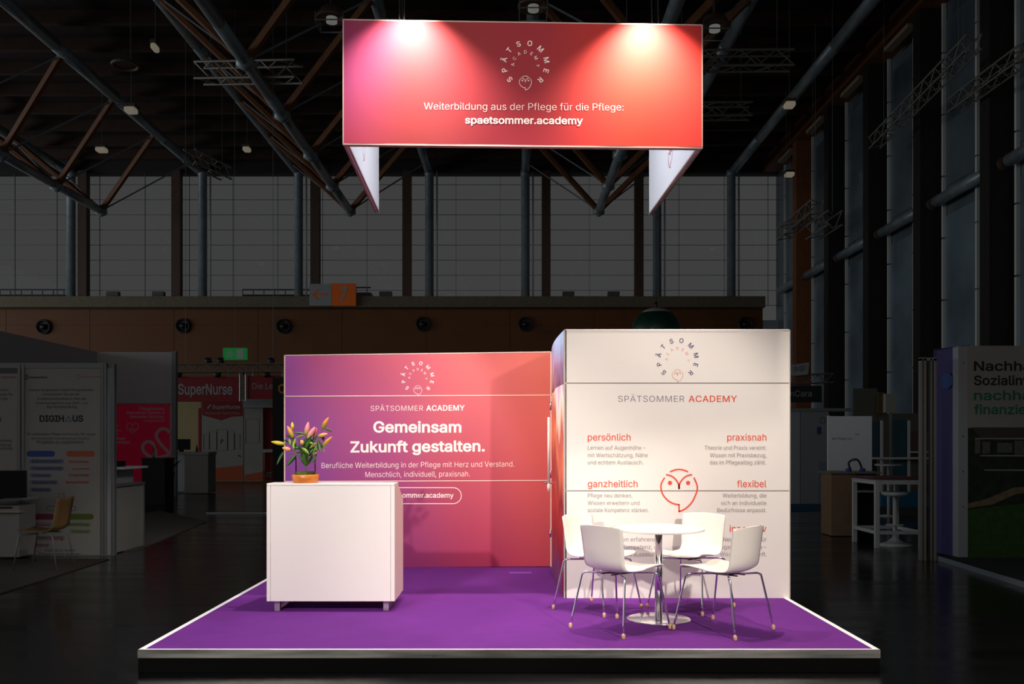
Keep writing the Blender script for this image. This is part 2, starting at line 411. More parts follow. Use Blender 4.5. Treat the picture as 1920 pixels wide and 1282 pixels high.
# outside: low roofs with a railing
M_out = mat('blue_grey_cladding', C(62, 76, 86), .7)
for k, (a, b, t_, bt) in enumerate(((-60, 122, 552, 566), (455, 580, 552, 566), (668, 695, 548, 566))):
    t = thing('outside_roof', 'blue-grey low roof seen through the window, %s' % ('far left', 'left of the numbered sign', 'right of the numbered sign')[k], 'roof', P((a + b) / 2, 566, 58), 'roofs outside the windows')
    pbuild('roof_edge', a, t_, b, bt + 10, 58, 1, M_out, t)
    pbuild('dark_window', a + 8, t_ + 4, b - 8, bt, 57.9, .1, mat('dark_blue_glass', C(60, 75, 95), .3), t)
    q = MB()
    A = P(a, t_ - 9, 57.5); B = P(b, t_ - 9, 57.5); q.tube([A, B], .05, 6)
    for j in range(int((b - a) / 20) + 1):
        A = P(a + j * 20, t_ - 9, 57.5); q.tube([A, A - Vector((0, 0, .5))], .03, 6)
    q.build('railing', mat('teal_railing', C(70, 90, 100), .5), t)
# ------------------------------------------------------------------ right wall
WR = struct(MB().box(XR, XR + .3, -8, YW + .4, 0, HCEIL).build('wall_right', M_tint))
M_strip = mat('pale_mullion', C(235, 235, 228), .45)
M_rcol = mat('dark_pilaster', C(40, 34, 30), .6, noise=.2)
M_rcol2 = mat('orange_pilaster', C(140, 82, 42), .6, noise=.2)
for k in range(16):
    z = ZW * (.969 - .0445 * k); y = CAMY + z
    q = MB()
    for j in range(8): q.box(XR - .14, XR - .02, y - .05, y + .05, .1 + j * 2.12, .1 + j * 2.12 + 2.06)
    q.build('mullion', M_strip, WR)
for k in range(9):
    z = ZW * (.895 - .09 * k); y = CAMY + z
    MB().box(XR - .75, XR - .01, y - .28, y + .28, 0, 16.6).build('pilaster', M_rcol2 if k == 0 else M_rcol, WR)
    MB().box(XR - .03, XR - .01, y + .3, y + 3.9, .1, P(0, 553, ZW).z - .5).build('glass_pane', mat('blue_tinted_pane', C(112, 128, 138), .2, noise=.4, nscale=.35), WR)
    MB().box(XR - .03, XR - .01, y + .3, y + 3.9, P(0, 553, ZW).z + .5, 16.0).build('glass_pane', mat('grey_tinted_pane', C(100, 112, 118), .25, noise=.4, nscale=.3), WR)
    zt = P(0, 553, ZW).z
    MB().tube([(XR - .35, y + .3, zt), (XR - .35, y + 3.9, zt)], .19, 12).build('rail_pipe', M_steel, WR, True)
    o = MB().lathe([(.19, 0), (.28, .15), (.28, .45), (.19, .6)], c=(0, 0, 0), n=12).build('pipe_joint', M_darkcol, WR, True)
    o.rotation_euler = (math.pi / 2, 0, 0); o.location = (XR - .35, y + .3, zt)
    MB().box(XR - .8, XR - .5, y + .6, y + 2.6, 16.35, 16.5).build('light_strip', mat('pale_strip', C(170, 150, 120), .5), WR)
MB().box(XR - .9, XR - .01, -8, YW, 16.6, 17.3).build('eaves_beam', M_wood, WR)
# ------------------------------------------------------------------ roof trusses
HU = P(0, 325, ZW).z; HL = HU - 108 * K
BAY = .0895 * ZW
chord_y1 = CAMY + .913 * ZW
def u_x(px): return (px - CX) * K
# one bay of web members, shared by all trusses
def web(dx, dy):
    return MB().tube([(0, 0, 0), (dx, dy, HU - HL)], .15, 6)
labels = ['steel and timber roof truss at the far left of the hall', 'steel and timber roof truss ending left behind the hanging banner',
          'steel and timber roof truss ending behind the right side of the hanging banner', 'steel roof truss beside the right glass wall, right of the banner']
W2 = (805 - 560) * K / 2
dmesh = {}
for i, (a, b) in enumerate(((133, 380), (560, 805), (985, 1232), (1371, 1616))):
    xa, xb = u_x(a), u_x(b); xm = (xa + xb) / 2
    t = thing('roof_truss', labels[i], 'truss', (xm, YW, HL), 'roof trusses of the hall')
    for xx in (xa, xb):
        if xx > XR - .3: continue
        for s in range(9):
            y1 = YW - .6 - s * 5.2
            MB().tube([(xx, y1, HU), (xx, y1 - 5.12, HU)], .235, 14).build('chord_pipe', M_steel, t, True)
    if i == 3: continue
    for s in range(9):
        y1 = chord_y1 + .3 - s * 5.2
        MB().tube([(xm, y1, HL), (xm, y1 - 5.12, HL)], .2, 14).build('lower_pipe', M_steel, t, True)
    for s in range(9):
        y = chord_y1 - s * BAY
        for sx in (-1, 1):
            key = ('d', sx)
            if key not in dmesh: dmesh[key] = web(sx * W2, -2.2).build('timber_strut', M_wood, None).data; bpy.data.objects.remove([o for o in COL.objects if o.data == dmesh[key]][0])
            o = bpy.data.objects.new('timber_strut', dmesh[key]); COL.objects.link(o); o.parent = t; o.location = (0, y - YW, 0)
            key = ('r', sx)
            if key not in dmesh:
                q = MB().tube([(0, 0, 0), (sx * W2, 2.45, HU - HL)], .04, 5).build('tie_rod', M_rod, None); dmesh[key] = q.data; bpy.data.objects.remove(q)
            o = bpy.data.objects.new('tie_rod', dmesh[key]); COL.objects.link(o); o.parent = t; o.location = (0, y - YW, 0)
        if 'n' not in dmesh:
            q = MB().lathe([(.05, -.3), (.3, -.15), (.3, .15), (.05, .3)], n=10).build('node', M_steel, None, True); dmesh['n'] = q.data; bpy.data.objects.remove(q)
        o = bpy.data.objects.new('node', dmesh['n']); COL.objects.link(o); o.parent = t; o.location = (0, y - YW, 0)
# ------------------------------------------------------------------ lighting trusses hung in the roof
def box_truss(name, label, A, B, s=.3, r=.025, m=None, group='lighting trusses', bays=None, hang=None):
    A = Vector(A); B = Vector(B); d = (B - A); L = d.length; d.normalize(); side = d.cross(Vector((0, 0, 1))).normalized() * s / 2; up = Vector((0, 0, s / 2))
    m = m or mat('truss_aluminium', C(150, 145, 135), .4, metal=.3)
    t = thing(name, label, 'truss', (A + B) / 2, group)
    cor = [side + up, -side + up, -side - up, side - up]
    for c in cor: MB().tube([A + c, B + c], r, 6).build('chord', m, t)
    n = bays or max(3, int(L / s / 1.1)); q = MB()
    for k in range(n):
        p0 = A + d * L * k / n; p1 = A + d * L * (k + 1) / n
        for j in range(4):
            c0, c1 = cor[j], cor[(j + 1) % 4]
            q.tube([p0 + (c0 if k % 2 else c1), p1 + (c1 if k % 2 else c0)], r * .55, 4)
    stuff(q.build('lattice', m, t))
    if hang:
        for f in (.12, .88):
            p = A + d * L * f; MB().tube([p + up, Vector((p.x, p.y, hang))], .008, 5).build('hanger', M_rod, t)
    return t
box_truss('lighting_truss', 'aluminium box truss hanging under the roof at upper left, running across', P(373, 137, 30), P(560, 134, 29), .55, .04, hang=HCEIL)
box_truss('lighting_truss', 'aluminium box truss hanging close right of the banner, upper of two', P(1250, 115, 29), P(1485, 113, 29), .5, .04, hang=HCEIL)
box_truss('lighting_truss', 'aluminium box truss hanging right of the banner, lower of two', P(1250, 209, 34), P(1408, 208, 34), .5, .04, hang=HCEIL)
box_truss('lighting_truss', 'short ladder truss hanging before the right glass wall at mid height', P(1467, 440, 40.4), P(1533, 386, 35.4), .5, .04, hang=HCEIL)
box_truss('lighting_truss', 'short ladder truss behind the first, hanging on a chain at the right glass wall', P(1524, 436, 33.5), P(1566, 408, 31.5), .5, .035, hang=HCEIL)
box_truss('lighting_truss', 'long truss high along the right glass wall', P(1640, 268, 33), P(1826, 78, 24.6), .4, .03, hang=HCEIL)
box_truss('lighting_truss', 'long truss nearest the right edge high at the glass wall', P(1790, 197, 27.8), P(1950, 80, 23), .4, .03, hang=HCEIL)
box_truss('lighting_truss', 'short truss under the roof left of centre above the windows', P(355, 292, 36), P(424, 326, 39), .5, .035, hang=HCEIL)
# ------------------------------------------------------------------ high-bay lamps
M_lamp = mat('lamp_glow', (.11, .11, .10, 1), .5, emit=1.0)
M_lampw = mat('warm_lamp_glow', (.13, .115, .085, 1), .5, emit=1.0)
for i, (px, py, z, lb) in enumerate(((622, 36, 26, 'hooded high-bay lamp just left of the banner top'), (1000, 14, 26, 'hooded high-bay lamp above the banner centre'),
                              (1340, 52, 26, 'hooded high-bay lamp just right of the banner top'))):
    c = P(px, py, z)
    t = thing('high_bay_lamp', lb, 'lamp', c, 'high-bay lamps near the banner')
    MB().lathe([(.1, .35), (.3, .3), (.46, .05), (.46, 0), (.40, 0), (.3, .2)], n=20, cap=False).build('hood', mat('brown_hood', C(110, 84, 70), .5, metal=.2), t, True, True)
    MB().lathe([(.16, -.1), (.16, .04)], n=18).build('bulb', M_lamp, t, True, True)
    q = MB()
    for a in range(4):
        x0, y0 = ((-.4, -.4), (.4, -.4), (.4, .4), (-.4, .4))[a]; x1, y1 = ((.4, -.4), (.4, .4), (-.4, .4), (-.4, -.4))[a]
        q.tube([(x0, y0, -.2), (x1, y1, -.2)], .02, 5); q.tube([(x0, y0, -.2), (x0, y0, .04)], .015, 5)
    q.build('guard_frame', M_rod, t, local=True)
    MB().tube([(0, 0, .3), (0, 0, HCEIL - c.z)], .06, 6).build('hanger', M_purlin, t, local=True)
for i, (px, py, z, w_, lb) in enumerate(((246, 208, 31, 14, 'small glowing oblong lamp below the roof at upper left, upper of two'), (191, 282, 38, 13, 'small glowing oblong lamp low under the roof at left, lower of two'),
        (1480, 198, 31, 13, 'small glowing oblong lamp beside the right roof pipe'), (1480, 328, 42, 11, 'small glowing oblong lamp at the corner of the right glass wall'),
        (291, 91, 27, 7, 'tiny square lamp in the roof at upper left'), (463, 281, 40, 9, 'tiny flat lamp under the roof left of the banner'))):
    c = P(px, py, z); ww = w_ * .8 * z / F
    t = thing('roof_lamp', lb, 'lamp', c, 'small roof lamps')
    MB().box(-ww, ww, -.2, .2, .1, .2).build('housing', M_darkcol, t, local=True)
    MB().box(-ww * .9, ww * .9, -.22, .18, -.08, .1).build('tube_light', M_lampw, t, local=True, bevel=.06)
    MB().tube([(0, 0, .2), (0, 0, HCEIL - c.z)], .008, 5).build('hanger', M_rod, t, local=True)
c = P(235, 122, 28)
q = MB(); q.tube([(c.x + .38 * math.cos(a * math.pi / 12), c.y + .38 * math.sin(a * math.pi / 12), c.z) for a in range(25)], .05, 6)
q.tube([(c.x, c.y + .38, c.z), (c.x, c.y + .38, HCEIL)], .02, 5)
tag(q.build('roof_ring', M_darkcol), 'dark round ring hanging under the roof at upper left', 'ring')
# ------------------------------------------------------------------ gate number sign
t = thing('gate_sign', 'white and orange hall sign with arrow and number 7 on the back wall ledge', 'sign', P(622, 572, ZW - 1.2))
z = ZW - 1.2; pl = flat(z - .01)
pbuild('arrow_plate', 580, 532, 621.5, 573, z, .15, M_wgrey, t); pbuild('number_plate', 622, 531, 667, 573, z, .15, mat('orange_glow_sheet', C(245, 110, 25), .5, emit=.028), t)  # faint glow put into the orange of plate and arrow
q = MB(); stroke(q, [(-13, 0), (12, 0)], 3, pl, 600, 552, 1); stroke(q, [(-4, 9), (-12.5, 0), (-4, -9)], 3, pl, 600, 552, 1)
q.build('arrow', mat('orange_glow_print', C(245, 110, 25), .5, emit=.02), t)
q = MB(); text(q, '7', pl, 637, 652, 564, BOLD, cap=26); q.build('number', M_wgrey, t)
for px in (600, 644):
    A = P(px, 532, z + .1); MB().box(A.x - .1, A.x + .1, A.y, A.y + .45, A.z - 1.1, A.z - .95).build('bracket', M_rod, t)
# emergency exit sign
z = 33; pl = flat(z - .01); t = thing('exit_sign', 'glowing green emergency exit sign above the red booth', 'sign', P(440, 674, z))
pbuild('sign_box', 418, 652, 462, 674, z, .15, mat('green_glow', (.004, .085, .018, 1), .5, emit=.85), t)
q = MB(); disc(q, 0, 5, 1.8, pl, 431, 663, 1)
stroke(q, [(0, 3), (0, -2)], 3.6, pl, 431, 663, 1); stroke(q, [(-6, 0), (-2, 2.5), (2, 2.5), (6, -1)], 1.8, pl, 431, 663, 1); stroke(q, [(0, -2), (-3, -5), (-7, -6)], 2, pl, 431, 663, 1); stroke(q, [(0, -2), (3.5, -4), (4, -8)], 2, pl, 431, 663, 1)
q.poly([pl.at(444, 654, .003), pl.at(456, 654, .003), pl.at(456, 672, .003), pl.at(444, 672, .003)]); q.build('pictogram', mat('pale_glow', (.05, .06, .055, 1), .5, emit=.8), t)
A = P(440, 652, z); MB().tube([A, Vector((A.x, A.y, HCEIL))], .006, 5).build('hanger', M_rod, t)
# balloon
c = P(1230, 622, 20); t = thing('advertising_balloon', 'large grey and dark green sphere hanging behind the white cabin', 'balloon', c)
R = .545
q = MB().lathe([(R * math.cos(a * math.pi / 32), R * math.sin(a * math.pi / 32)) for a in range(9, 17)], c=(0, 0, 0), n=40).build('grey_cap', mat('grey_balloon', C(170, 165, 158), .45), t, True, True)
q = MB().lathe([(R * math.cos(a * math.pi / 32), R * math.sin(a * math.pi / 32)) for a in range(-9, 10)], c=(0, 0, 0), n=40, cap=False).build('green_band', mat('green_balloon', C(6, 58, 44), .4), t, True, True)
q = MB().lathe([(R * math.cos(a * math.pi / 32), R * math.sin(a * math.pi / 32)) for a in range(-16, -8)], c=(0, 0, 0), n=40).build('grey_cap', MATS['grey_balloon'], t, True, True)
A = P(1204, 300, 20); MB().tube([Vector((0, 0, R - .03)), Vector((0, 0, R + .12))], .03, 8).build('valve', M_black, t, True, True)
vs, fs = glyphs('AS', 0); q = MB()
for v in vs:
    pass
q.add([Vector(((R + .004) * math.sin((x - 2.6) * .16 ), -(R + .004) * math.cos((x - 2.6) * .16), y * .1 - .02)) for x, y in vs], fs)
q.build('lettering', M_wgrey, t, local=True)
MB().tube([(0, 0, R), (0, 0, HCEIL - c.z - .01)], .012, 5).build('wire', M_black, t, local=True)

# ================================================================== LEFT NEIGHBOUR BOOTHS
M_ink = mat('black_ink', C(28, 28, 30), .6)
M_frame = mat('grey_stand_frame', C(140, 142, 138), .4, metal=.3)
z = 12.2; pl = flat(z)
t = thing('poster_wall', 'white framed exhibition wall with two printed posters at the left edge', 'exhibition wall', P(110, 1044, z))
pbuild('poster_panel', 45, 690, 189, 1040, z, .04, M_white, t); pbuild('poster_panel', -70, 700, 33, 1040, z, .04, M_white, t)
pbuild('side_panel', 199, 690, 211, 1040, z + .02, .03, M_wgrey, t)
for a, b in ((33, 38), (40, 45), (189.5, 194), (195, 199), (211, 214)): pbuild('post', a, 682, b, 1046, z - .02, .08, M_frame, t)
pbuild('top_rail', -70, 680, 199, 690, z - .01, .06, M_frame, t); pbuild('base_rail', -70, 1040, 211, 1047, z - .01, .06, M_frame, t)
q = MB()
for s, x0, x1, yb in (('Unsere Kooperation bietet Pflegediensten', 54, 176, 733), ('unterstützen Sie bei der', 80, 150, 741), ('Kundenkommunikation über das', 70, 162, 749.5),
                      ('Fördermanagement über DiPA- und', 67, 164, 757.5), ('Barriereberatung', 88, 144, 765), ('Wir digitalisieren Pflege und Technik. Wir zeigen', 50, 179, 815.5), ('eine Kombination und unterstützen Sie gerne', 59, 168, 823.5), ('Projekte zu realisieren', 69, 156, 831.5)):
    text(q, s, pl, x0, x1, yb, REG)
text(q, 'DIGIH', pl, 74, 120, 790, BOLD + .01, cap=11); text(q, 'US', pl, 136, 156, 790, BOLD + .01, cap=11)
text(q, 'DemenzHand', pl, 55, 88, 709, BOLD); text(q, 'DIGIHAUS GmbH', pl, 84, 140, 1034, REG); text(q, 'Pflege digital denken', pl, 73, 150, 1042 - 2, REG, cap=4)
text(q, 's', pl, 2 - 8, 2, 790, BOLD, cap=11)
stroke(q, [(4.2 * math.cos(k * .524), 4.2 * math.sin(k * .524)) for k in range(12)], 1.4, pl, 48.5, 707, 1, closed=True); stroke(q, [(-2, -2), (2, 2)], 1.2, pl, 48.5, 707, 1)
stroke(q, smooth([(-26, 0), (-22, 4), (22, 4), (26, 0), (22, -4), (-22, -4), (-26, 0)]), .7, pl, 115, 953, 1)
stroke(q, [(-5, -9), (-5, 5), (5, 5), (5, -6)], .8, pl, 115, 930, 1); stroke(q, [(-9, -17), (-9, -11), (-5, -9)], .8, pl, 115, 930, 1)
q.build('lettering', M_ink, t)
q = MB(); text(q, 'VITUS APOTHEKE', pl, 155, 190, 708, REG); stroke(q, [(4 * math.cos(k * .524), 4 * math.sin(k * .524)) for k in range(12)], .8, pl, 147, 706, 1, closed=True)
for a, b, y in ((-40, 33, 713),): text(q, 'apotheke', pl, 2, 30, 709, REG)
q.build('red_lettering', mat('red_ink', C(170, 60, 50), .6), t)
q = MB(); stroke(q, [(-5, -5), (0, 5), (5, -5)], 2.2, pl, 128.5, 785, 1, closed=True); q.build('blue_triangle', mat('blue_ink', C(60, 80, 170), .6), t)
q = MB()
for s, x1, yb in (('unsere', 16, 733), ('Angebote für', 24, 741.5), ('bei der', 15, 749.5), ('Beratung', 22, 828), ('Versorgung', 20, 836), ('wichtig', 23, 843)): text(q, s, pl, None, x1, yb, REG, cap=5)
q.build('lettering', M_ink, t)
def pill(x0, y0, x1, y1, col, nm, pl=pl, parent=t):
    q = MB(); r = (y1 - y0) / 2; pts = []
    for k in range(9): a = -math.pi / 2 + math.pi * k / 8; pts.append((x1 - r + r * math.cos(a), (y0 + y1) / 2 + r * math.sin(a)))
    for k in range(9): a = math.pi / 2 + math.pi * k / 8; pts.append((x0 + r + r * math.cos(a), (y0 + y1) / 2 + r * math.sin(a)))
    q.poly([pl.at(a, b, .001) for a, b in pts]); q.build('printed_pill', mat(nm, col, .6), parent)
BL, OR, PU, GR = C(50, 75, 150), C(190, 95, 60), C(130, 50, 80), C(95, 115, 35)
for r in ((50, 845, 103, 856, BL, 'pill_blue'), (124, 845, 178, 856, OR, 'pill_orange'), (50, 963, 102, 974, PU, 'pill_plum'), (123, 963, 176, 974, GR, 'pill_green')): pill(*r)
lb, lo, lp, lg = C(120, 125, 150), C(190, 150, 135), C(165, 135, 140), C(140, 150, 105)
txt = MB()
for x0, x1, y, c_, n_, s in ((55, 120, 865, lb, 'pale_blue', 'Dokumentation'), (55, 120, 878, lb, 'pale_blue', 'Tourenplanung'), (56, 97, 891, lb, 'pale_blue', 'Abrechnung'), (56, 109, 904, lb, 'pale_blue', 'Dienstplanung'), (56, 97, 918, lb, 'pale_blue', 'Beratung'),
                         (124, 170, 865, lo, 'pale_orange', 'Wohnberatung'), (131, 172, 878, lo, 'pale_orange', 'Sturzprävention'), (124, 172, 891, lo, 'pale_orange', 'Fördermittel'), (119, 172, 904, lo, 'pale_orange', 'Barrierefreiheit'),
                         (56, 99, 983, lp, 'pale_plum', 'Technikberatung'), (58, 123, 1009, lp, 'pale_plum', 'Anwendung'), (55, 95, 1022, lp, 'pale_plum', 'Schulung'), (119, 171, 983, lg, 'pale_green', 'Unterstützung'), (130, 171, 996, lg, 'pale_green', 'Vernetzung')):
    pill(x0, y - 4, x1, y + 4, c_, n_); text(txt, s, pl, x0 + 5, x1 - 5, y + 2, REG, lift=.003)
txt.build('lettering', M_ink, t)
# cabinet with screen
t = thing('sideboard', 'low white sideboard standing under the screen at the left edge', 'cabinet', P(-10, 1046, 11.7))
pbuild('body', -70, 948, 36, 1044, 11.7, .4, M_white, t); pbuild('top_board', -72, 934, 38, 938, 11.66, .45, M_wgrey, t); pbuild('middle_board', -72, 957, 37.5, 961, 11.66, .1, mat('beige_board', C(190, 180, 150), .5), t)
pbuild('slot', -40, 950, 22, 953, 11.69, .02, M_black, t)
t = thing('television', 'black flat screen on the white sideboard at the left edge', 'television', P(-5, 934, 11.6))
pbuild('screen', -60, 882, 47, 933, 11.6, .05, mat('black_screen', C(8, 7, 7), .25), t, bevel=.004); pbuild('foot', -30, 932, 0, 935, 11.62, .15, M_black, t)
# wooden chair
c0 = G(83, 1066); c0.z = .0125; s = F / (c0.y - CAMY)
t = thing('wooden_chair', 'pale wooden shell chair with thin metal legs before the left poster wall', 'chair', c0)
M_ply = mat('pale_plywood', C(150, 118, 72), .5, noise=.15, nscale=5); zc = c0.y - CAMY
prof = smooth([(-.24, .46), (-.1, .44), (.12, .44), (.2, .5), (.23, .65), (.27, .86)], 4)
q = MB()
for x, h in prof:
    for yy in (-.2, -.1, 0, .1, .2): q.v.append(Vector((x, yy, h + (.02 * abs(yy) / .2 if h < .5 else 0))))
for i in range(len(prof) - 1):
    for j in range(4): q.f.append((i * 5 + j, i * 5 + j + 1, (i + 1) * 5 + j + 1, (i + 1) * 5 + j))
o = q.build('shell', M_ply, t, True, True); sm = o.modifiers.new('s', 'SOLIDIFY'); sm.thickness = .012
for sx in (-1, 1):
    for sy in (-1, 1):
        MB().tube([(sx * .03, sy * .1, .43), (sx * .18, sy * .19, .425), (sx * .2, sy * .2, .4), (sx * .26, sy * .22, .0)], .009, 6).build('leg', M_frame, t, True, True)
# counter right of the poster wall (its side runs back into the hall)
t = thing('booth_counter', 'white panelled counter with raised shelf right of the poster wall', 'counter', (-5.9, 6.8, 0))
MB().box(-6.6, -5.5, 6.3, 7.3, 0.0125, .93).build('body', M_white, t); MB().box(-6.65, -5.47, 6.27, 7.33, .93, .96).build('worktop', M_frame, t)
MB().box(-6.6, -5.62, 6.5, 7.25, .96, 1.17).build('raised_body', M_wgrey, t); MB().box(-6.65, -5.42, 6.45, 7.3, 1.17, 1.2).build('raised_shelf', mat('white_shelf', C(235, 235, 230), .4), t)
MB().box(-5.52, -5.48, 6.27, 6.31, .0125, .96).build('corner_post', M_frame, t); MB().box(-5.52, -5.48, 7.29, 7.33, .0125, .96).build('corner_post', M_frame, t)
t = thing('flower_box', 'dark planter box with two small plants on the raised counter shelf at left', 'planter', (-5.8, 6.9, 1.2))
MB().box(-6.1, -5.6, 6.75, 6.95, 1.2, 1.28).build('box', M_black, t)
M_dleaf = mat('dark_leaf', C(30, 45, 30), .6)
for cx in (-6.0, -5.75):
    q = MB()
    for k in range(9):
        a = k * .7; q.tube([(cx, 6.85, 1.28), (cx + .04 * math.cos(a), 6.85 + .04 * math.sin(a), 1.36), (cx + .08 * math.cos(a), 6.85 + .08 * math.sin(a), 1.38 + .02 * (k % 3))], [.006, .012, .002], 5)
    q.build('foliage', M_dleaf, t)
# tall white booth walls
t = thing('tall_booth_wall', 'tall white booth walls meeting in a corner above the left poster wall', 'exhibition wall', (-10, 19.8, 0))
a = P(182, 0, 25.8).x; b = P(323, 0, 25.8).x; y = CAMY + 25.8; h = P(0, 660, 25.8).z
M_sheet = mat('tall_white_sheet', C(205, 198, 194), .6)
MB().box(a, b, y, y + .08, 0, h).build('back_panel', M_sheet, t); MB().box(a - .08, a, y - 7.5, y + .08, 0, h).build('side_panel', M_sheet, t)
MB().box(b, b + .12, y - .04, y + .1, 0, h + .02).build('post', mat('grey_post', C(150, 152, 150), .5), t)
pl = flat(25.7)
tm = thing('lightbox', 'glowing magenta lightbox poster with a heart and looping symbol', 'lightbox', P(265, 930, 25.7))
M_mag = mat('magenta_glow', (.06, .0006, .005, 1), .5, emit=.75)
pbuild('lit_sheet', 214, 758, 316, 934, 25.7, .08, M_mag, tm)
pbuild('frame', 213, 756, 317, 758, 25.68, .1, M_frame, tm)
q = MB()
for s_, x0, x1, yb, w_ in (('Pflegeberater,', 261, 310, 768.5, BOLD), ('Ambulante Dienste &', 237, 309, 776, BOLD), ('Betreutes Wohnen,', 244, 309, 783.5, BOLD), ('aufgepasst!', 270, 308, 790.5, REG), ('Für', 215, 223, 800, REG), ('Regen', 215, 228, 808, REG), ('die', 215, 222, 816, REG), ('Pflege', 215, 235, 824, BOLD), ('bewegen', 215, 244, 831, BOLD)):
    text(q, s_, pl, x0, x1, yb, w_, lift=.005)
stroke(q, smooth([(0, -9.5), (-7, -4), (-11, 2), (-9, 8), (-4, 9), (0, 5), (4, 9), (9, 8), (11, 2), (7, -4), (0, -9.5)]), 1.2, pl, 248.5, 802, 1, lift=.005)
for k in range(3): stroke(q, [(-6 + 3 * k, -4 - k), (-1 + 3 * k, 1 - k)], 1, pl, 248.5, 802, 1, lift=.005)
stroke(q, smooth([(24, 26), (18, 32), (8, 33), (0, 25), (0, 16), (8, 4), (20, -9), (23, -14), (12, -19), (0, -21), (-14, -18), (-25, -8), (-26, 2), (-19, 9), (-9, 7), (-4, -2), (-2, -14), (-5, -20)], 6), 6, pl, 294, 837, 1, lift=.005)
q.build('print', mat('pink_white_glow', (.035, .02, .023, 1), .5, emit=.7), tm)
t = thing('bar_counter', 'dark tall counter standing before the magenta lightbox', 'counter', P(287, 946, 22.4))
pbuild('body', 266, 861, 309, 946, 22.4, .6, mat('dark_brown_laminate', C(34, 28, 26), .5), t); pbuild('top', 264, 858.5, 309.5, 861.5, 22.37, .65, M_black, t)
t = thing('small_vase', 'tiny dark vase with twigs on the dark tall counter', 'vase', P(288, 858.5, 22.5))
MB().lathe([(.02, 0), (.035, .04), (.03, .12), (.02, .15)], n=12).build('vase_body', M_frame, t, True, True)
q = MB()
for k in range(5): q.tube([(0, 0, .14), (.03 * math.cos(k * 2), .03, .24), (.07 * math.cos(k * 2 + .3), .05 * math.sin(k), .3)], .004, 4)
q.build('twigs', M_dleaf, t, local=True)
t = thing('potted_plant', 'dark potted plant on a stand beside the white wall post at left', 'plant', G(318, 936))
zc = t.location.y - CAMY
MB().lathe([(.1, 0), (.12, .02), (.03, .05), (.03, .5), (.1, .52), (.14, .75), (.12, .75)], n=12).build('pot', M_black, t, True, True)
for k in range(9):
    a = k * 1.3; r = .1 + .1 * (k % 3)
    MB().tube([(0, 0, .74), (r * .5 * math.cos(a), r * .5 * math.sin(a), .95), (r * math.cos(a), r * math.sin(a), 1.02 + .05 * (k % 4))], [.006, .03, .004], 5).build('leaf', M_dleaf, t, local=True)
# carpets and floor strip
M_brc = mat('brown_booth_carpet', C(92, 82, 72), .9, noise=.15, nscale=30)
def carpet(pts, name, label, m, th=.012, cat='carpet'):
    p = [G(*q) for q in pts]; return tag(MB().prism(p, (0, 0, th)).build(name, m), label, cat)
carpet([(150, 1041), (262, 1031), (388, 978), (300, 958), (190, 975)], 'booth_carpet', 'beige carpet edge behind the white counter at left', M_brc)
carpet([(-120, 1049), (205, 1049), (0, 1114), (-120, 1140)], 'booth_carpet', 'dark brown carpet below the wooden chair at the left edge', mat('dark_brown_carpet', C(58, 48, 40), .9, noise=.15, nscale=30))
A = G(386, 963); B = G(534, 962)
tag(MB().box(A.x, B.x, A.y, A.y + .1, .0, .03).build('cable_cover', M_wgrey), 'thin pale cable strip lying on the floor left of the pink wall', 'cable cover')
carpet([(325, 928), (400, 918), (400, 908), (325, 910)], 'booth_carpet', 'pale floor board below the far white reception desk', M_brc)
# red nurse booth
M_redb = mat('dark_red_print', C(150, 22, 30), .6)
box_truss('lighting_truss', 'horizontal aluminium truss carrying the red booth banners', P(322, 690, 32), P(538, 689, 32), .28, .03, group='red booth rigging', hang=HCEIL)
t = thing('upright_truss', 'short upright lattice between the two red booth banners', 'truss', P(456, 752, 32))
for a in (450, 461): A = P(a, 700, 32); B = P(a, 752, 32); MB().tube([A, B], .03, 6).build('chord', M_rod, t)
q = MB()
for k in range(6): q.tube([P(450 if k % 2 else 461, 700 + k * 8.5, 32), P(461 if k % 2 else 450, 708.5 + k * 8.5, 32)], .02, 4)
q.build('lattice', M_rod, t)
MB().tube([P(455, 694, 32), P(455, 702, 32)], .05, 6).build('clamp', M_black, t)
z = 32.05; pl = flat(z)
t = thing('booth_banner', 'dark red hanging banner with large pale lettering over the far left booth', 'banner', P(386, 753, z), 'red booth banners')
for a in (340, 430): MB().tube([P(a, 694, z), P(a, 707, z)], .03, 5).build('hanger', M_rod, t)
pbuild('sheet', 324, 706, 447, 753, z, .05, M_redb, t)
q = MB(); text(q, 'SuperNurse', pl, 334, 436, 739, BOLD, cap=19, lift=.01); stroke(q, [(-3, -6), (4, 5)], 3, pl, 327, 730, 1, lift=.01); q.build('lettering', M_wgrey, t)
t = thing('booth_banner', 'dark red hanging banner cut off by the pink wall, lettering beginning Die', 'banner', P(500, 748, z), 'red booth banners')
for a in (475, 530): MB().tube([P(a, 694, z), P(a, 705, z)], .03, 5).build('hanger', M_rod, t)
pbuild('sheet', 464, 704, 545, 748, z, .05, M_redb, t)
q = MB(); text(q, 'Die Leih', pl, 473, 523, 729, REG, cap=11, lift=.01); q.build('lettering', M_wgrey, t)
for i, (px, py) in enumerate(((391, 677), (414, 677), (509, 677), (408, 702), (335, 702), (500, 702))):
    c = P(px, py, 32)
    t = thing('stage_light', 'small black stage light on the red booth truss, %s' % ('above its left half', 'below the exit sign', 'above its right end', 'hanging under its middle', 'at its left end', 'hanging near its right end')[i], 'stage light', c, 'stage lights on the red booth truss')
    q = MB().lathe([(.09, -.12), (.11, -.1), (.1, .1), (.06, .14)], n=10); q.v = [Vector((v.x, v.z, v.y)) for v in q.v]; q.build('lamp_body', M_black, t, True, True)
    MB().box(-.12, .12, -.02, .02, .08, .13).build('yoke', M_black, t, local=True)
z = 34; pl = flat(z)
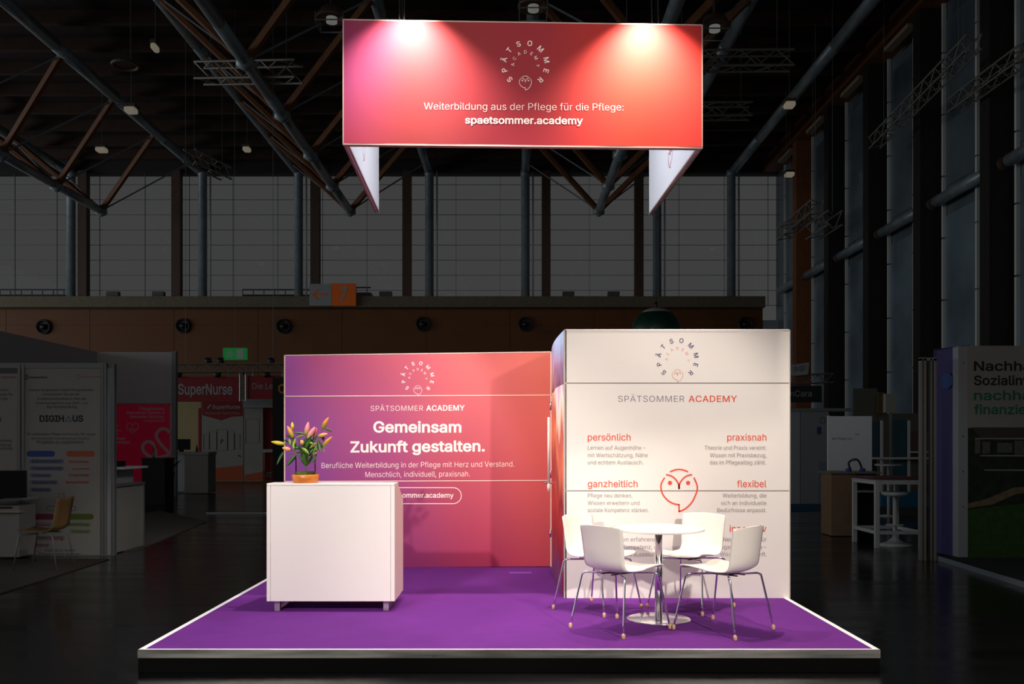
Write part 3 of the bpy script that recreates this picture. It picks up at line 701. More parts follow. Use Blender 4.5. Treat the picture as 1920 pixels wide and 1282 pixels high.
t = thing('booth_wall', 'booth wall with red-topped phone poster and orange foot, far left', 'exhibition wall', P(415, 900, z))
sc_ = lambda a: P(a, 0, z).x
M_post = grad('poster_print', sc_(378), sc_(500), P(0, 903, z).z, P(0, 780, z).z, [[(0, C(190, 70, 25)), (1, C(200, 110, 70))], [(0, C(200, 190, 182)), (1, C(205, 190, 180))], [(0, C(195, 190, 186)), (1, C(200, 195, 190))], [(0, C(195, 190, 186)), (1, C(200, 195, 190))], [(0, C(185, 150, 145)), (1, C(190, 170, 165))]], .6)
o = pbuild('poster', 378, 750, 456, 902, z, .05, M_post, t); o.data.materials[0] = M_white
o = pbuild('poster', 458, 750, 493, 902, z, .05, M_white, t)
q = MB(); q.poly([pl.at(*p, .004) for p in ((379, 880), (455, 872), (455, 901), (379, 901))]); q.poly([pl.at(*p, .004) for p in ((459, 890), (493, 884), (493, 901), (459, 901))]); q.build('orange_foot', mat('orange_poster_ink', C(190, 85, 40), .6), t)
q = MB(); q.poly([pl.at(*p, .004) for p in ((379, 752), (455, 752), (455, 780), (435, 781), (415, 788), (379, 778))]); q.build('red_header', M_redb, t)
q = MB(); text(q, 'SuperNurse', pl, 398, 450, 766, BOLD, lift=.008); text(q, 'Die Personal-App für Pflege', pl, 385, 450, 776, REG, lift=.008); stroke(q, [(-3, -4), (3, 4)], 3, pl, 392, 762, 1, lift=.008); q.build('lettering', M_wgrey, t)
q = MB()
for x0, x1, y0, y1 in ((382, 392, 814, 842), (393, 406, 809, 843), (407, 426, 805, 845), (427, 439, 809, 843), (440, 450, 814, 842), (461, 486, 785, 830)):
    stroke(q, [(x0 - 400, -y0 + 800), (x1 - 400, -y0 + 800), (x1 - 400, -y1 + 800), (x0 - 400, -y1 + 800)], .9, pl, 400, 800, 1, lift=.004, closed=True)
stroke(q, [(-2, -4), (0, 4), (3, 1)], 2, pl, 416, 827, 1, lift=.004); stroke(q, [(-3, 2), (3, -1)], 2, pl, 449, 855, 1, lift=.004); q.build('phone_outlines', M_ink, t)
pbuild('plain_wall', 323, 753, 377, 906, z + .6, .05, mat('yellowish_wall', C(190, 172, 120), .6), t)
pbuild('red_edge', 372, 765, 377, 850, z + .3, .1, M_redb, t)
pbuild('lintel', 456, 748, 545, 764, z - .1, .1, M_wgrey, t)
pbuild('red_panel', 493, 764, 512, 842, z + .2, .05, M_redb, t); pbuild('white_board', 493, 842, 512, 848, z, .3, M_wgrey, t); pbuild('red_panel', 497, 848, 512, 900, z + .2, .05, M_redb, t)
q = MB()
text(q, 'JETZT', flat(z + .2), 498, 509, 894, BOLD, cap=9, lift=.004); q.build('lettering', M_wgrey, t)
zc = 27
t = thing('reception_desk', 'white reception desk with open shelf side in the far left booth', 'desk', P(355, 924, zc))
pbuild('front', 346, 852, 390, 924, zc, .7, M_white, t); pbuild('top', 320, 847, 391, 852, zc - .03, .76, M_wgrey, t); pbuild('back_panel', 324, 852, 346, 921, zc + .6, .05, M_wgrey, t)
t = thing('monitor', 'black computer monitor on the far white reception desk', 'monitor', P(339, 847, zc + .2))
pbuild('screen', 322, 823, 356, 843, zc + .2, .05, M_black, t); pbuild('stand', 335, 843, 343, 847.5, zc + .22, .08, M_black, t)
t = thing('bottle', 'small dark bottle beside the monitor on the far desk', 'bottle', P(369, 847, zc + .2)); MB().lathe([(.035, 0), (.035, .12), (.012, .17), (.012, .2)], n=10).build('bottle_body', M_black, t, True, True)
MB().lathe([(.014, .2), (.014, .22)], n=10).build('cap', M_redb, t, True, True)
t = thing('bar_stool', 'thin-legged bar stool before the far white reception desk', 'stool', G(338, 918))
s_ = t
MB().lathe([(.17, .76), (.19, .77), (.19, .8), (.17, .81)], n=16).build('seat', M_wgrey, t, True, True)
for a in range(4): MB().tube([(.12 * math.cos(a * 1.57 + .78), .12 * math.sin(a * 1.57 + .78), .76), (.2 * math.cos(a * 1.57 + .78), .2 * math.sin(a * 1.57 + .78), 0)], .014, 6).build('leg', M_frame, t, True, True)
z = 19.8; pl = flat(z)
t = thing('black_partition', 'black partition with a yellow logo just left of the pink wall', 'partition', P(530, 961, z))
pbuild('panel', 511, 708, 560, 960.3, z, .08, mat('matt_black_panel', C(12, 12, 13), .7), t)
q = MB(); stroke(q, smooth([(4, 6), (0, 8), (-5, 5), (-6, 0), (-4, -5), (0, -7), (4, -5)]), 3, pl, 529, 729, 1, lift=.004); q.build('logo', mat('yellow_ink', C(190, 130, 20), .6), t)
pbuild('foot', 511, 955, 560, 960.5, z - .2, .5, M_black, t)

# ================================================================== RIGHT NEIGHBOUR BOOTHS
z = 11.6; pl = flat(z)
t = thing('purple_booth', 'large white booth wall with green lettering, garden photo and purple side at right edge', 'exhibition wall', P(1850, 1052, z))
A = P(1797, 0, z); B = P(1756, 0, 12.15)
hb = P(0, 649, z).z; zf = .05
q = MB().prism([(A.x + .03, A.y + .01, .05), (B.x, B.y + .0, .05), (B.x + .1, B.y + .3, .1), (A.x + .3, A.y + .3, .1)], (0, 0, hb - .05)); q.build('purple_side', mat('purple_sheet', C(72, 64, 118), .5), t)
q = MB()
for k, r_ in enumerate((.07, .05)): q.poly([Vector((B.x + (A.x - B.x) * (.45 + .28 * math.cos(a)), B.y + (A.y - B.y) * (.45 + .28 * math.cos(a)) - .012, P(0, 711, z).z + .11 * math.sin(a))) for a in [i * .52 for i in range(12)]]) if k == 0 else None
q.build('globe_print', mat('pale_blue_ink', C(62, 92, 150), .5), t)
pbuild('corner_post', 1797, 649, 1814, 1044.5, z, .15, M_wgrey, t)
pbuild('front_panel', 1814, 648, 2050, 1044.5, z, .08, M_white, t)
q = MB()
for y in (680, 818, 884, 950): disc(q, 0, 0, 1, pl, 1806, y, 1.3)
q.build('screw', M_ink, t)
q = MB(); text(q, 'Nachhaltige', pl, 1826, 1996, 694.5, BOLD, cap=17); text(q, 'Sozialinvestments', pl, 1826, 2040, 721.5, BOLD, cap=17); q.build('lettering', M_ink, t)
q = MB(); text(q, 'nachhaltig', pl, 1826, 1978, 749.5, BOLD, cap=17); text(q, 'finanzieren', pl, 1826, 1964, 776, BOLD, cap=17); q.build('green_lettering', mat('green_ink', C(45, 120, 75), .6), t)
def ppoly(nm, pts, m, lift=.002): 
    q = MB(); q.poly([pl.at(a, b, lift) for a, b in pts]); return q.build(nm, m, t)
ppoly('photo_print', [(1815, 802), (2048, 802), (2048, 1050), (1815, 1050)], mat('print_foliage', C(38, 46, 30), .7, noise=.8, nscale=9))
ppoly('photo_lawn', [(1815, 956), (1860, 950), (2048, 930), (2048, 1050), (1815, 1050)], mat('print_lawn', C(52, 84, 26), .7, noise=.35, nscale=14), .003)
ppoly('photo_path', [(1815, 944), (1850, 935), (1900, 914), (2048, 900), (2048, 912), (1905, 926), (1860, 946), (1815, 952)], mat('print_path', C(128, 112, 78), .7, noise=.3, nscale=14), .004)
ppoly('photo_roof', [(1822, 801), (2048, 801), (2048, 822), (1840, 822)], mat('print_roof', C(75, 66, 62), .7, noise=.2), .004)
for a, b, c_, d in ((1828, 822, 1838, 850), (1842, 828, 1856, 850), (1870, 830, 1898, 848), (1902, 826, 2000, 852)): ppoly('photo_window', [(a, b), (c_, b), (c_, d), (a, d)], mat('print_window', C(98, 96, 88), .5, noise=.3, nscale=20), .004)
for y in (821, 853, 880): ppoly('photo_balcony', [(1828 + (y - 821) * .3, y), (2000, y), (2000, y + 3), (1828 + (y - 821) * .3, y + 2)], mat('print_balcony', C(160, 158, 150), .5), .005)
# low platform under it
pts = [G(1746, 1046), G(1925, 1102), G(2200, 1102), G(2200, 1040), G(1800, 1040)]
t = thing('booth_platform', 'low dark platform with pale edge below the purple booth', 'platform', pts[0])
MB().prism([p + Vector((0, 0, 0)) for p in pts], (0, 0, .048)).build('deck', mat('dark_green_carpet', C(30, 34, 32), .9), t)
q = MB(); a, b = pts[0], pts[1]; d = (b - a).normalized(); nn = Vector((-d.y, d.x, 0)) * -.02
q.prism([a + nn, b + nn, b, a], (0, 0, .06)); q.build('edge_strip', mat('pale_blue_edge', C(150, 160, 168), .4, metal=.3), t)
# aluminium portal
z = 11.7
t = thing('aluminium_portal', 'slim aluminium double frame standing left of the purple booth', 'frame', P(1741, 1052, z))
for a, b in ((1726, 1730), (1732, 1737), (1745, 1748), (1751, 1756)): pbuild('post', a, 672, b, 1051, z, .06, mat('dull_aluminium', C(165, 160, 150), .4, metal=.4), t)
pbuild('top_bar', 1726, 670, 1756, 676, z, .06, MATS['dull_aluminium'], t)
pbuild('glass_sheet', 1737, 676, 1745, 1051, z + .02, .01, glass('grey_glass', (.75, .75, .75, 1)), t)
# bar table
zt_ = 13.1; xa, xb = P(1644, 0, zt_).x, P(1727, 0, zt_).x; y0, y1 = CAMY + zt_, CAMY + zt_ + .85
t = thing('bar_table', 'white frame bar table with dark top right of the white cabin', 'table', ((xa + xb) / 2, (y0 + y1) / 2, 0))
MB().box(xa - .06, xb + .05, y0 - .03, y1 + .03, 1.0, 1.03).build('table_top', mat('dark_red_top', C(110, 60, 60), .4), t)
M_wl = mat('white_lacquer', C(205, 203, 198), .45)
for x_ in (xa, xb):
    for y_ in (y0, y1): MB().box(x_ - .03, x_ + .03, y_ - .03, y_ + .03, 0, 1.0).build('leg', M_wl, t)
for y_ in (y0, y1): MB().box(xa, xb, y_ - .02, y_ + .02, .93, 1.0).build('rail', M_wl, t); MB().box(xa, xb, y_ - .02, y_ + .02, .2, .25).build('foot_rail', M_wl, t)
for x_ in (xa, xb): MB().box(x_ - .02, x_ + .02, y0, y1, .93, 1.0).build('rail', M_wl, t); MB().box(x_ - .02, x_ + .02, y0, y1, .2, .25).build('foot_rail', M_wl, t)
t = thing('bar_stool', 'white pedestal bar stool with round base under the bar table', 'stool', (P(1697, 0, 13.05).x, y0 + .3, 0))
MB().lathe([(.24, 0), (.24, .02), (.12, .05), (.04, .12), (.03, .2), (.03, .74)], n=24).build('pedestal', M_wl, t, True, True)
MB().lathe([(.14, .74), (.19, .77), (.19, .8), (.15, .81)], n=24).build('seat', M_wl, t, True, True); MB().lathe([(.12, .3), (.13, .31), (.12, .32)], n=20).build('foot_ring', M_wl, t, True, True)
# brown counter + white panel
z = 14.7
t = thing('wooden_counter', 'brown fronted counter with grey top right of the white cabin', 'counter', P(1590, 1004, z))
pbuild('front', 1559, 887, 1603, 1004, z, .5, mat('tan_laminate', C(150, 118, 90), .5, noise=.1), t); pbuild('top', 1556, 884, 1652, 888, z - .04, .6, M_frame, t); pbuild('dark_side', 1603.5, 888, 1640, 1004, z + .3, .2, M_black, t)
pbuild('shelf', 1603, 920, 1640, 923, z, .3, M_wgrey, t)
q = MB()
t = thing('robot_arm', 'small white and green robot arm on the brown counter', 'robot arm', P(1605, 884, z + .1))
MB().tube([P(a, b, z + .15) for a, b in smooth([(1595, 880), (1591, 868), (1600, 861), (1608, 862), (1614, 872), (1616, 882)], 3)], .016, 6).build('arm', M_ink, t, True)
MB().tube([P(1597, 862, z + .14), P(1607, 861, z + .14)], .02, 6).build('arm_cover', mat('green_cover', C(60, 90, 60), .5), t, True)
for a in (1591, 1617): c = P(a, 884, z + .15); MB().lathe([(.05, 0), (.045, .05), (.02, .06)], c=c, n=12).build('base', mat('violet_base', C(70, 70, 150), .5), t, True)
z = 16
t = thing('white_partition', 'bright white partition behind the brown counter', 'partition', P(1595, 990, z))
pl = flat(z); pbuild('panel', 1557, 780, 1635, 990, z, .05, mat('bright_white_sheet', C(250, 250, 252), .5), t)
pbuild('edge_post', 1553, 779, 1557, 990, z, .06, mat('white_post', C(245, 245, 245), .5), t)
q = MB(); text(q, 'Für', pl, 1604, 1611, 816, REG); text(q, 'die Pflege von', pl, 1560, 1598, 824, REG); q.build('lettering', M_ink, t)
z = 22.4; pl = flat(z)
t = thing('grey_partition', 'grey partition wall directly right of the white cabin', 'partition', P(1510, 945, z))
pbuild('panel', 1465, 770, 1500, 945, z, .06, M_wgrey, t); pbuild('panel', 1501, 768, 1554, 945, z, .06, mat('mid_grey_sheet', C(150, 150, 150), .6), t); pbuild('top_rail', 1465, 765, 1600, 771, z - .03, .1, M_frame, t)
pbuild('panel', 1534, 866, 1554, 945, z - .03, .05, mat('cool_grey_sheet', C(130, 138, 145), .6), t)
q = MB(); stroke(q, [(5 * math.cos(k * .524), 6 * math.sin(k * .524)) for k in range(12)], 1.2, pl, 1543, 788, 1, closed=True); q.poly([pl.at(*p, .002) for p in ((1532, 800), (1540, 800), (1540, 814), (1532, 814))]); q.build('purple_print', mat('purple_ink', C(70, 60, 120), .6), t)
carpet([(1455, 960), (1556, 957), (1556, 943), (1455, 943)], 'blue_carpet', 'blue carpet at the foot of the grey partition', mat('blue_carpet', C(20, 90, 120), .8, noise=.15, nscale=20))
z = 22; pl = flat(z)
t = thing('stand_number_sign', 'pale tilted stand number sign above the truss right of the cabin', 'sign', P(1500, 703, z))
q = MB().prism([P(1470, 686, z), P(1517.5, 679, z), P(1515, 702, z), P(1470, 706, z)], (0, .03, 0)).build('plate', M_wgrey, t)
q = MB(); text(q, '7A-S13', pl, 1488, 1509, (697, 694), REG, cap=9, lift=.02); q.build('lettering', M_ink, t)
box_truss('lighting_truss', 'short aluminium truss right of the white cabin above the black sign', P(1455, 712, 22), P(1557, 709, 22.6), .22, .02, group='right booth rigging')
t = thing('black_sign', 'black sign with pale lettering right of the white cabin', 'sign', P(1510, 754, z))
pbuild('plate', 1455, 723, 1541, 754, z, .06, M_black, t)
q = MB(); text(q, 'inCara', pl, 1478, 1522, 743, REG, cap=11, lift=.01); q.build('lettering', M_wgrey, t)
z = 24
t = thing('far_booth', 'far booth with teal and olive panels behind the bar table', 'booth', P(1660, 935, z))
for a, b, y0_, y1_, m, zz_ in ((1600, 1645, 728, 800, mat('olive_grey_sheet', C(105, 103, 92), .6), 24.2), (1646, 1727, 775, 935, MATS['olive_grey_sheet'], 24.2), (1634, 1655, 790, 860, mat('navy_sheet', C(50, 70, 90), .6), 20), (1676, 1706, 787, 930, mat('teal_sheet', C(45, 80, 90), .6), 20), (1707, 1745, 808, 870, mat('mauve_sheet', C(105, 70, 80), .6), 20), (1646, 1660, 735, 775, mat('ochre_sheet', C(110, 90, 40), .6), 24)):
    pbuild('panel', a, y0_, b, y1_, zz_, .05, m, t)
for a in (1652, 1703): pbuild('post', a, 788, a + 4, 935, 19.9, .05, M_wl, t)
pbuild('rail', 1636, 857, 1745, 861, 19.8, .1, M_wl, t); pbuild('rail', 1707, 846, 1745, 849, 19.8, .1, M_wl, t)
pbuild('bench', 1652, 924, 1745, 950, 19.2, .5, mat('bright_teal_sheet', C(25, 105, 140), .4), t)
t = thing('round_side_table', 'small white pedestal table in the far booth', 'table', G(1666, 968)); t.location.z = 0
MB().lathe([(.2, 0), (.2, .02), (.03, .04), (.03, 1.05), (.27, 1.06), (.27, 1.09)], n=20).build('table_body', M_wl, t, True, True)
MB().lathe([(.275, 1.09), (.275, 1.1)], n=20).build('table_top', M_wgrey, t, True, True)
t = thing('speaker_box', 'small white box on a stand before the right glass wall', 'box', P(1670, 773, 20))
pbuild('box_body', 1661, 738, 1680, 773, 20, .15, M_white, t); pbuild('pole', 1669, 773, 1672, 958, 20.05, .04, M_frame, t)

# ================================================================== THE STAND
DK = .15
M_carpet = mat('purple_carpet', (.135, .026, .215, 1), .95, noise=.08, nscale=3, bump=.35, bscale=260, spec=.1)
t = thing('stand_platform', 'purple carpeted stand platform with aluminium edge', 'platform', (0, 2, 0))
struct_ = MB().box(-2.512, 2.472, .004, 4.2, 0.0, .095).build('plinth', mat('black_plinth', C(3, 3, 3), .95, spec=.1), t)
MB().box(-2.4745, 2.4345, .0325, 4.2, .10, DK).build('carpet', M_carpet, t)
MB().box(-2.515, 2.475, 0, .011, .095, DK).build('edge_profile', M_alu, t)
MB().box(-2.515, -2.475, .0115, 4.2, .095, DK).build('edge_profile', mat('white_edge_profile', C(246, 246, 248), .4), t)
MB().box(2.435, 2.475, .0115, 4.2, .095, DK).build('edge_profile', MATS['white_edge_profile'], t)
MB().box(-2.475, 2.435, .0115, .032, DK - .003, DK + .0005).build('top_lip', MATS['white_edge_profile'], t)
o = MB(); A = P(955, 1073, 9.55); o.box(A.x, A.x + .24, A.y - .03, A.y + .06, DK, DK + .002); o.build('carpet_flap', mat('paler_purple_carpet', (.2, .06, .38, 1), .9), t)
# ---- pink wall
z = 10.0; Yp = CAMY + z
xl, xr = P(533, 0, z).x, P(1033, 0, z).x
t = thing('gradient_wall', 'purple to coral printed partition wall with white lettering', 'exhibition wall', ((xl + xr) / 2, Yp, DK))
xm = (xl + xr) / 2
def c3(r, g, b, k=1.0): c = C(r, g + 8, b + 4); return (min(c[0] * k, .95), min(c[1] * k, .95), min(c[2] * k, .95), 1)
rows = [[(0, c3(112, 42, 128)), (.45, c3(140, 40, 98)), (.75, c3(168, 42, 82)), (1, c3(180, 52, 72))],
        [(0, c3(124, 52, 138)), (.35, c3(150, 54, 115)), (.7, c3(184, 66, 90)), (1, c3(196, 74, 80))],
        [(0, c3(140, 66, 150)), (.3, c3(166, 66, 122)), (.65, c3(196, 82, 98)), (1, c3(205, 88, 84))],
        [(0, c3(168, 80, 156)), (.14, c3(182, 76, 124)), (.45, c3(200, 84, 106)), (.7, c3(212, 96, 98)), (1, c3(222, 102, 88))]]
M_pink = grad('sunset_gradient_print', xl - xm, xr - xm, 0, 2.4, rows, .55, noise=.0)
def zat(px, py): return P(px, py, z).z
seg = [((1064, 1061.5), (903.2, 901.2)), ((901.8, 899.8), (743.5, 741.2)), ((742, 739.8), (667, 660.5))]
for (bl, br), (tl, tr) in seg:
    q = MB().prism([P(534.5, bl, z), P(1032, br, z), P(1032, tr, z), P(534.5, tl, z)], (0, .04, 0)); q.build('printed_panel', M_pink, t)
M_prof = mat('pale_profile', C(236, 205, 190), .4)
for (yl, yr) in ((902.5, 900.5), (742.7, 740.5), (666, 659.5)): MB().prism([P(533, yl + .8, z - .004), P(1033, yr + .8, z - .004), P(1033, yr - .8, z - .004), P(533, yl - .8, z - .004)], (0, .05, 0)).build('profile', M_prof, t)
MB().prism([P(532.5, 1064, z - .004), P(534.7, 1064, z - .004), P(534.7, 665.5, z - .004), P(532.5, 665.5, z - .004)], (0, .05, 0)).build('profile', M_prof, t)
MB().prism([P(1032, 1062, z - .004), P(1034, 1062, z - .004), P(1034, 659, z - .004), P(1032, 659, z - .004)], (0, .05, 0)).build('profile', M_prof, t)
MB().box(xl, xr, Yp + .05, Yp + .07, DK, 2.5).build('rear_skin', M_white, t)
pl = flat(z); M_wink = mat('white_ink', C(250, 232, 225), .6)
logo(pl, 783.3, 708, 27.7, M_wink, M_wink, t)
q = MB(); text(q, 'SPÄTSOMMER', pl, 695, 793, (770.3, 769.8), LIGHT, cap=9.8, spacing=1.05); q.build('lettering', M_wink, t)
q = MB(); text(q, 'ACADEMY', pl, 799, 871.5, (769.7, 769.2), BOLD, cap=9.8, spacing=1.05); q.build('lettering', M_wink, t)
q = MB(); text(q, 'Gemeinsam', pl, 700, 865, 810, BOLD + .004, cap=19.5); q.build('lettering', M_wink, t)
q = MB(); text(q, 'Zukunft gestalten.', pl, 657, 909, (847.5, 845.5), BOLD + .004, cap=19.5); q.build('lettering', M_wink, t)
q = MB(); text(q, 'Berufliche Weiterbildung in der Pflege mit Herz und Verstand.', pl, 603, 964, (877.5, 874.5), LIGHT, cap=10.2); text(q, 'Menschlich, individuell, praxisnah.', pl, 685, 881, (894.5, 893), LIGHT, cap=10.2); q.build('lettering', M_wink, t)
q = MB(); text(q, 'spaetsommer.academy', pl, 716, 850.5, 932.7, BOLD - .006)
pts = []
for k in range(11): a = -math.pi / 2 + math.pi * k / 10; pts.append((82 - 15 + 15 * math.cos(a), 15 * math.sin(a)))
for k in range(11): a = math.pi / 2 + math.pi * k / 10; pts.append((-82 + 15 + 15 * math.cos(a), 15 * math.sin(a)))
stroke(q, pts, 1.3, pl, 783, 929, 1, closed=True); q.build('lettering', M_wink, t)
# ---- white cabin
z = 8.0; Yc = CAMY + z; pl = flat(z)
xl, xr = P(1058, 0, z).x, P(1481, 0, z).x
t = thing('storage_cabin', 'white storage cabin with orange lettering and owl emblem', 'cabin', ((xl + xr) / 2, Yc + 1, DK))
M_cab = mat('cream_white_print', C(232, 226, 219), .5, noise=.015, nscale=1.5)
for a, b in ((1122, 921), (919.3, 719), (717.3, 618.5)): pbuild('front_panel', 1060, b, 1480, a, z, .04, M_cab, t)
for y in (920.2, 718.2): pbuild('seam_profile', 1060, y - .7, 1480, y + .7, z + .003, .03, M_seam, t)
pbuild('top_profile', 1058, 617, 1482, 618.5, z - .004, .05, M_trim, t)
pbuild('side_profile', 1480, 617, 1482, 1122.5, z - .004, .05, mat('grey_profile', C(185, 175, 168), .4), t)
pbuild('side_profile', 1057.5, 617, 1060, 1122.5, z - .004, .05, MATS['grey_profile'], t)
ztop = P(0, 618.5, z).z
MB().box(xr - .05, xr, Yc + .05, Yc + 2, DK, ztop).build('right_panel', M_cab, t)
MB().box(xl, xr - .05, Yc + 1.96, Yc + 2, DK, ztop).build('rear_panel', M_cab, t)
MB().box(xr - .002, xr + .003, Yc + .04, Yc + .06, DK, ztop).build('side_profile', MATS['grey_profile'], t)
# printed bulging left side with door
def side_pts(k0, k1, n=14):
    out = []
    for i in range(n + 1):
        k = k0 + (k1 - k0) * i / n; zz_ = 8.0 + 2.0 * k
        x_ = xl + (P(1034.5, 0, 10).x - xl) * k - .036 * math.sin(math.pi * min(1, k * 1.0)) ** .8
        out.append((x_, CAMY + zz_))
    return out
def side_panel(k0, k1, z0, z1, m, name, th=.02, off=0, par=None):
    p = side_pts(k0, k1); q = MB(); n = len(p)
    for zz_ in (z0, z1):
        for x_, y_ in p: q.v.append(Vector((x_ - off, y_, zz_)))
        for x_, y_ in p: q.v.append(Vector((x_ - off + th, y_, zz_)))
    for i in range(n - 1):
        q.f.append((i, i + 1, 2 * n + i + 1, 2 * n + i)); q.f.append((n + i + 1, n + i, 3 * n + i, 3 * n + i + 1))
        q.f.append((2 * n + i, 2 * n + i + 1, 3 * n + i + 1, 3 * n + i)); q.f.append((i + 1, i, n + i, n + i + 1))
    q.f.append((0, 2 * n, 3 * n, n)); q.f.append((n - 1, 2 * n - 1, 4 * n - 1, 3 * n - 1))
    return q.build(name, m, par or t, True)
def print_mat():
    m = bpy.data.materials.new('mountain_print'); m.use_nodes = True; nt = m.node_tree; L = nt.links; b = nt.nodes['Principled BSDF']
    b.inputs['Roughness'].default_value = .4
    tc = nt.nodes.new('ShaderNodeTexCoord'); sp = nt.nodes.new('ShaderNodeSeparateXYZ'); L.new(tc.outputs['Object'], sp.inputs[0])
    mp = nt.nodes.new('ShaderNodeMapping'); mp.inputs['Scale'].default_value = (2, 3.5, .55); L.new(tc.outputs['Object'], mp.inputs[0])
    no = nt.nodes.new('ShaderNodeTexNoise'); no.inputs['Scale'].default_value = 1.6; no.inputs['Detail'].default_value = 7; L.new(mp.outputs[0], no.inputs[0])
    # height + depth + noise picks the band of the picture
    a = nt.nodes.new('ShaderNodeMath'); a.operation = 'MULTIPLY_ADD'; a.inputs[1].default_value = .42; L.new(sp.outputs[2], a.inputs[0])
    a2 = nt.nodes.new('ShaderNodeMath'); a2.operation = 'MULTIPLY_ADD'; a2.inputs[1].default_value = .55; a2.inputs[2].default_value = -.33; L.new(no.outputs[0], a2.inputs[0])
    a3 = nt.nodes.new('ShaderNodeMath'); a3.operation = 'MULTIPLY_ADD'; a3.inputs[1].default_value = -.10; L.new(sp.outputs[1], a3.inputs[0]); L.new(a2.outputs[0], a3.inputs[2])
    L.new(a3.outputs[0], a.inputs[2])
    cr = nt.nodes.new('ShaderNodeValToRGB'); e = cr.color_ramp.elements
    st = [(0, C(200, 150, 165)), (.12, C(205, 60, 50)), (.3, C(225, 80, 55)), (.42, C(150, 45, 50)), (.54, C(240, 130, 85)), (.64, C(180, 80, 75)), (.70, C(245, 190, 165)), (.78, C(250, 235, 225)), (.86, C(190, 155, 205)), (1, C(175, 195, 235))]
    while len(e) < len(st): e.new(.5)
    for i, (p, c) in enumerate(st): e[i].position = p; e[i].color = c
    L.new(a.outputs[0], cr.inputs[0]); L.new(cr.outputs[0], b.inputs['Base Color']); return m
M_mt = print_mat()
side_panel(.02, .98, DK + 1.93, ztop, M_mt, 'side_print')
side_panel(.02, .42, DK, DK + 1.92, M_mt, 'side_print')
side_panel(.93, .98, DK, DK + 1.92, M_mt, 'side_print')
side_panel(.0, .02, DK, ztop + .002, M_trim, 'side_profile'); side_panel(.98, 1.0, DK, ztop + .002, mat('grey_profile', C(185, 175, 168), .4), 'side_profile')
dr = side_panel(.43, .925, DK + .01, DK + 1.91, M_mt, 'door', .02, -.004)
p = side_pts(.5, .5, 1)[0]
hx, hy = p[0] - .05, p[1]
MB().tube([(hx, hy, P(0, 905, 9).z + .0), (hx, hy, P(0, 782, 9).z)], .014, 10).build('pull_bar', M_trim, dr, True)
MB().tube([(hx + .07, hy, P(0, 905, 9).z), (hx - .03, hy, P(0, 905, 9).z), (hx - .04, hy + .15, P(0, 905, 9).z)], .011, 8).build('door_handle', M_chrome, dr, True)
MB().tube([(hx, hy, P(0, 907, 9).z), (hx, hy, P(0, 921, 9).z)], .017, 10).build('pull_bar', M_trim, dr, True)
for zz_ in (.35, 1.0, 1.75):
    p2 = side_pts(.92, .92, 1)[0]; MB().tube([(p2[0] - .012, p2[1], DK + zz_), (p2[0] - .012, p2[1], DK + zz_ + .09)], .01, 8).build('hinge', M_chrome, dr, True)
# lettering on cabin
M_org = mat('orange_red_ink', C(222, 72, 40), .6); M_grk = mat('warm_grey_ink', C(128, 112, 112), .6); M_vio = mat('violet_ink', C(70, 50, 110), .6); M_sal = mat('salmon_ink', C(228, 130, 105), .6)
logo(pl, 1270.3, 673.5, 35.7, M_vio, M_sal, t)
q = MB(); text(q, 'SPÄTSOMMER', pl, 1159, 1283, 753.3, LIGHT, cap=11.6, spacing=1.05); q.build('lettering', mat('grey_violet_ink', C(105, 90, 120), .6), t)
q = MB(); text(q, 'ACADEMY', pl, 1291, 1382, 753.3, BOLD - .008, cap=11.6, spacing=1.05); q.build('lettering', M_org, t)
for s_, x0, x1, yb in (('persönlich', 1102, 1182.5, 825.7), ('praxisnah', 1363.5, 1437, 825.7), ('ganzheitlich', 1102, 1195.5, 913), ('flexibel', 1382, 1437, 913), ('kompetent', 1102, 1178, 997), ('innovativ', 1368, 1437, 997)):
    q = MB(); text(q, s_, pl, x0, x1, yb, .006, cap=12.5); q.build('heading', M_org, t)
blocks = ((('Lernen auf Augenhöhe –', 1102, 1210, 843), ('mit Wertschätzung, Nähe', 1102, 1214.5, 857), ('und echtem Austausch.', 1102, 1206, 870.5)),
          (('Theorie und Praxis vereint:', 1321, 1436, 843), ('Wissen mit Praxisbezug,', 1331, 1437, 857), ('das im Pflegealltag zählt.', 1331, 1436, 870.5)),
          (('Pflege neu denken,', 1102, 1185.5, 932.5), ('Wissen erweitern und', 1102, 1199, 946.5), ('soziale Kompetenz stärken.', 1102, 1216, 960)),
          (('Weiterbildung, die', 1355, 1437, 932.5), ('sich an individuelle', 1352, 1437, 946.5), ('Bedürfnisse anpasst.', 1345, 1437, 960)),
          (('Inhalte, die von erfahrenen', 1102, 1236, 1014.7), ('Experten, die Kompetenz, die', 1102, 1240, 1029), ('Wissen und Praxis auszeichnet.', 1102, 1244, 1042.5)),
          (('Neue Ansätze für', 1356, 1437, 1014.7), ('Zugang zur Pflege –', 1346, 1437, 1029), ('Wissen mit Zukunft.', 1350, 1437, 1042.5)))
for bl in blocks:
    q = MB()
    for s_, x0, x1, yb in bl: text(q, s_, pl, x0, x1, yb, LIGHT + .006, cap=7.6)
    q.build('lettering', M_grk, t)
q = MB(); owl(q, pl, 1273.2, 912, 34); q.build('emblem_owl', M_org, t)
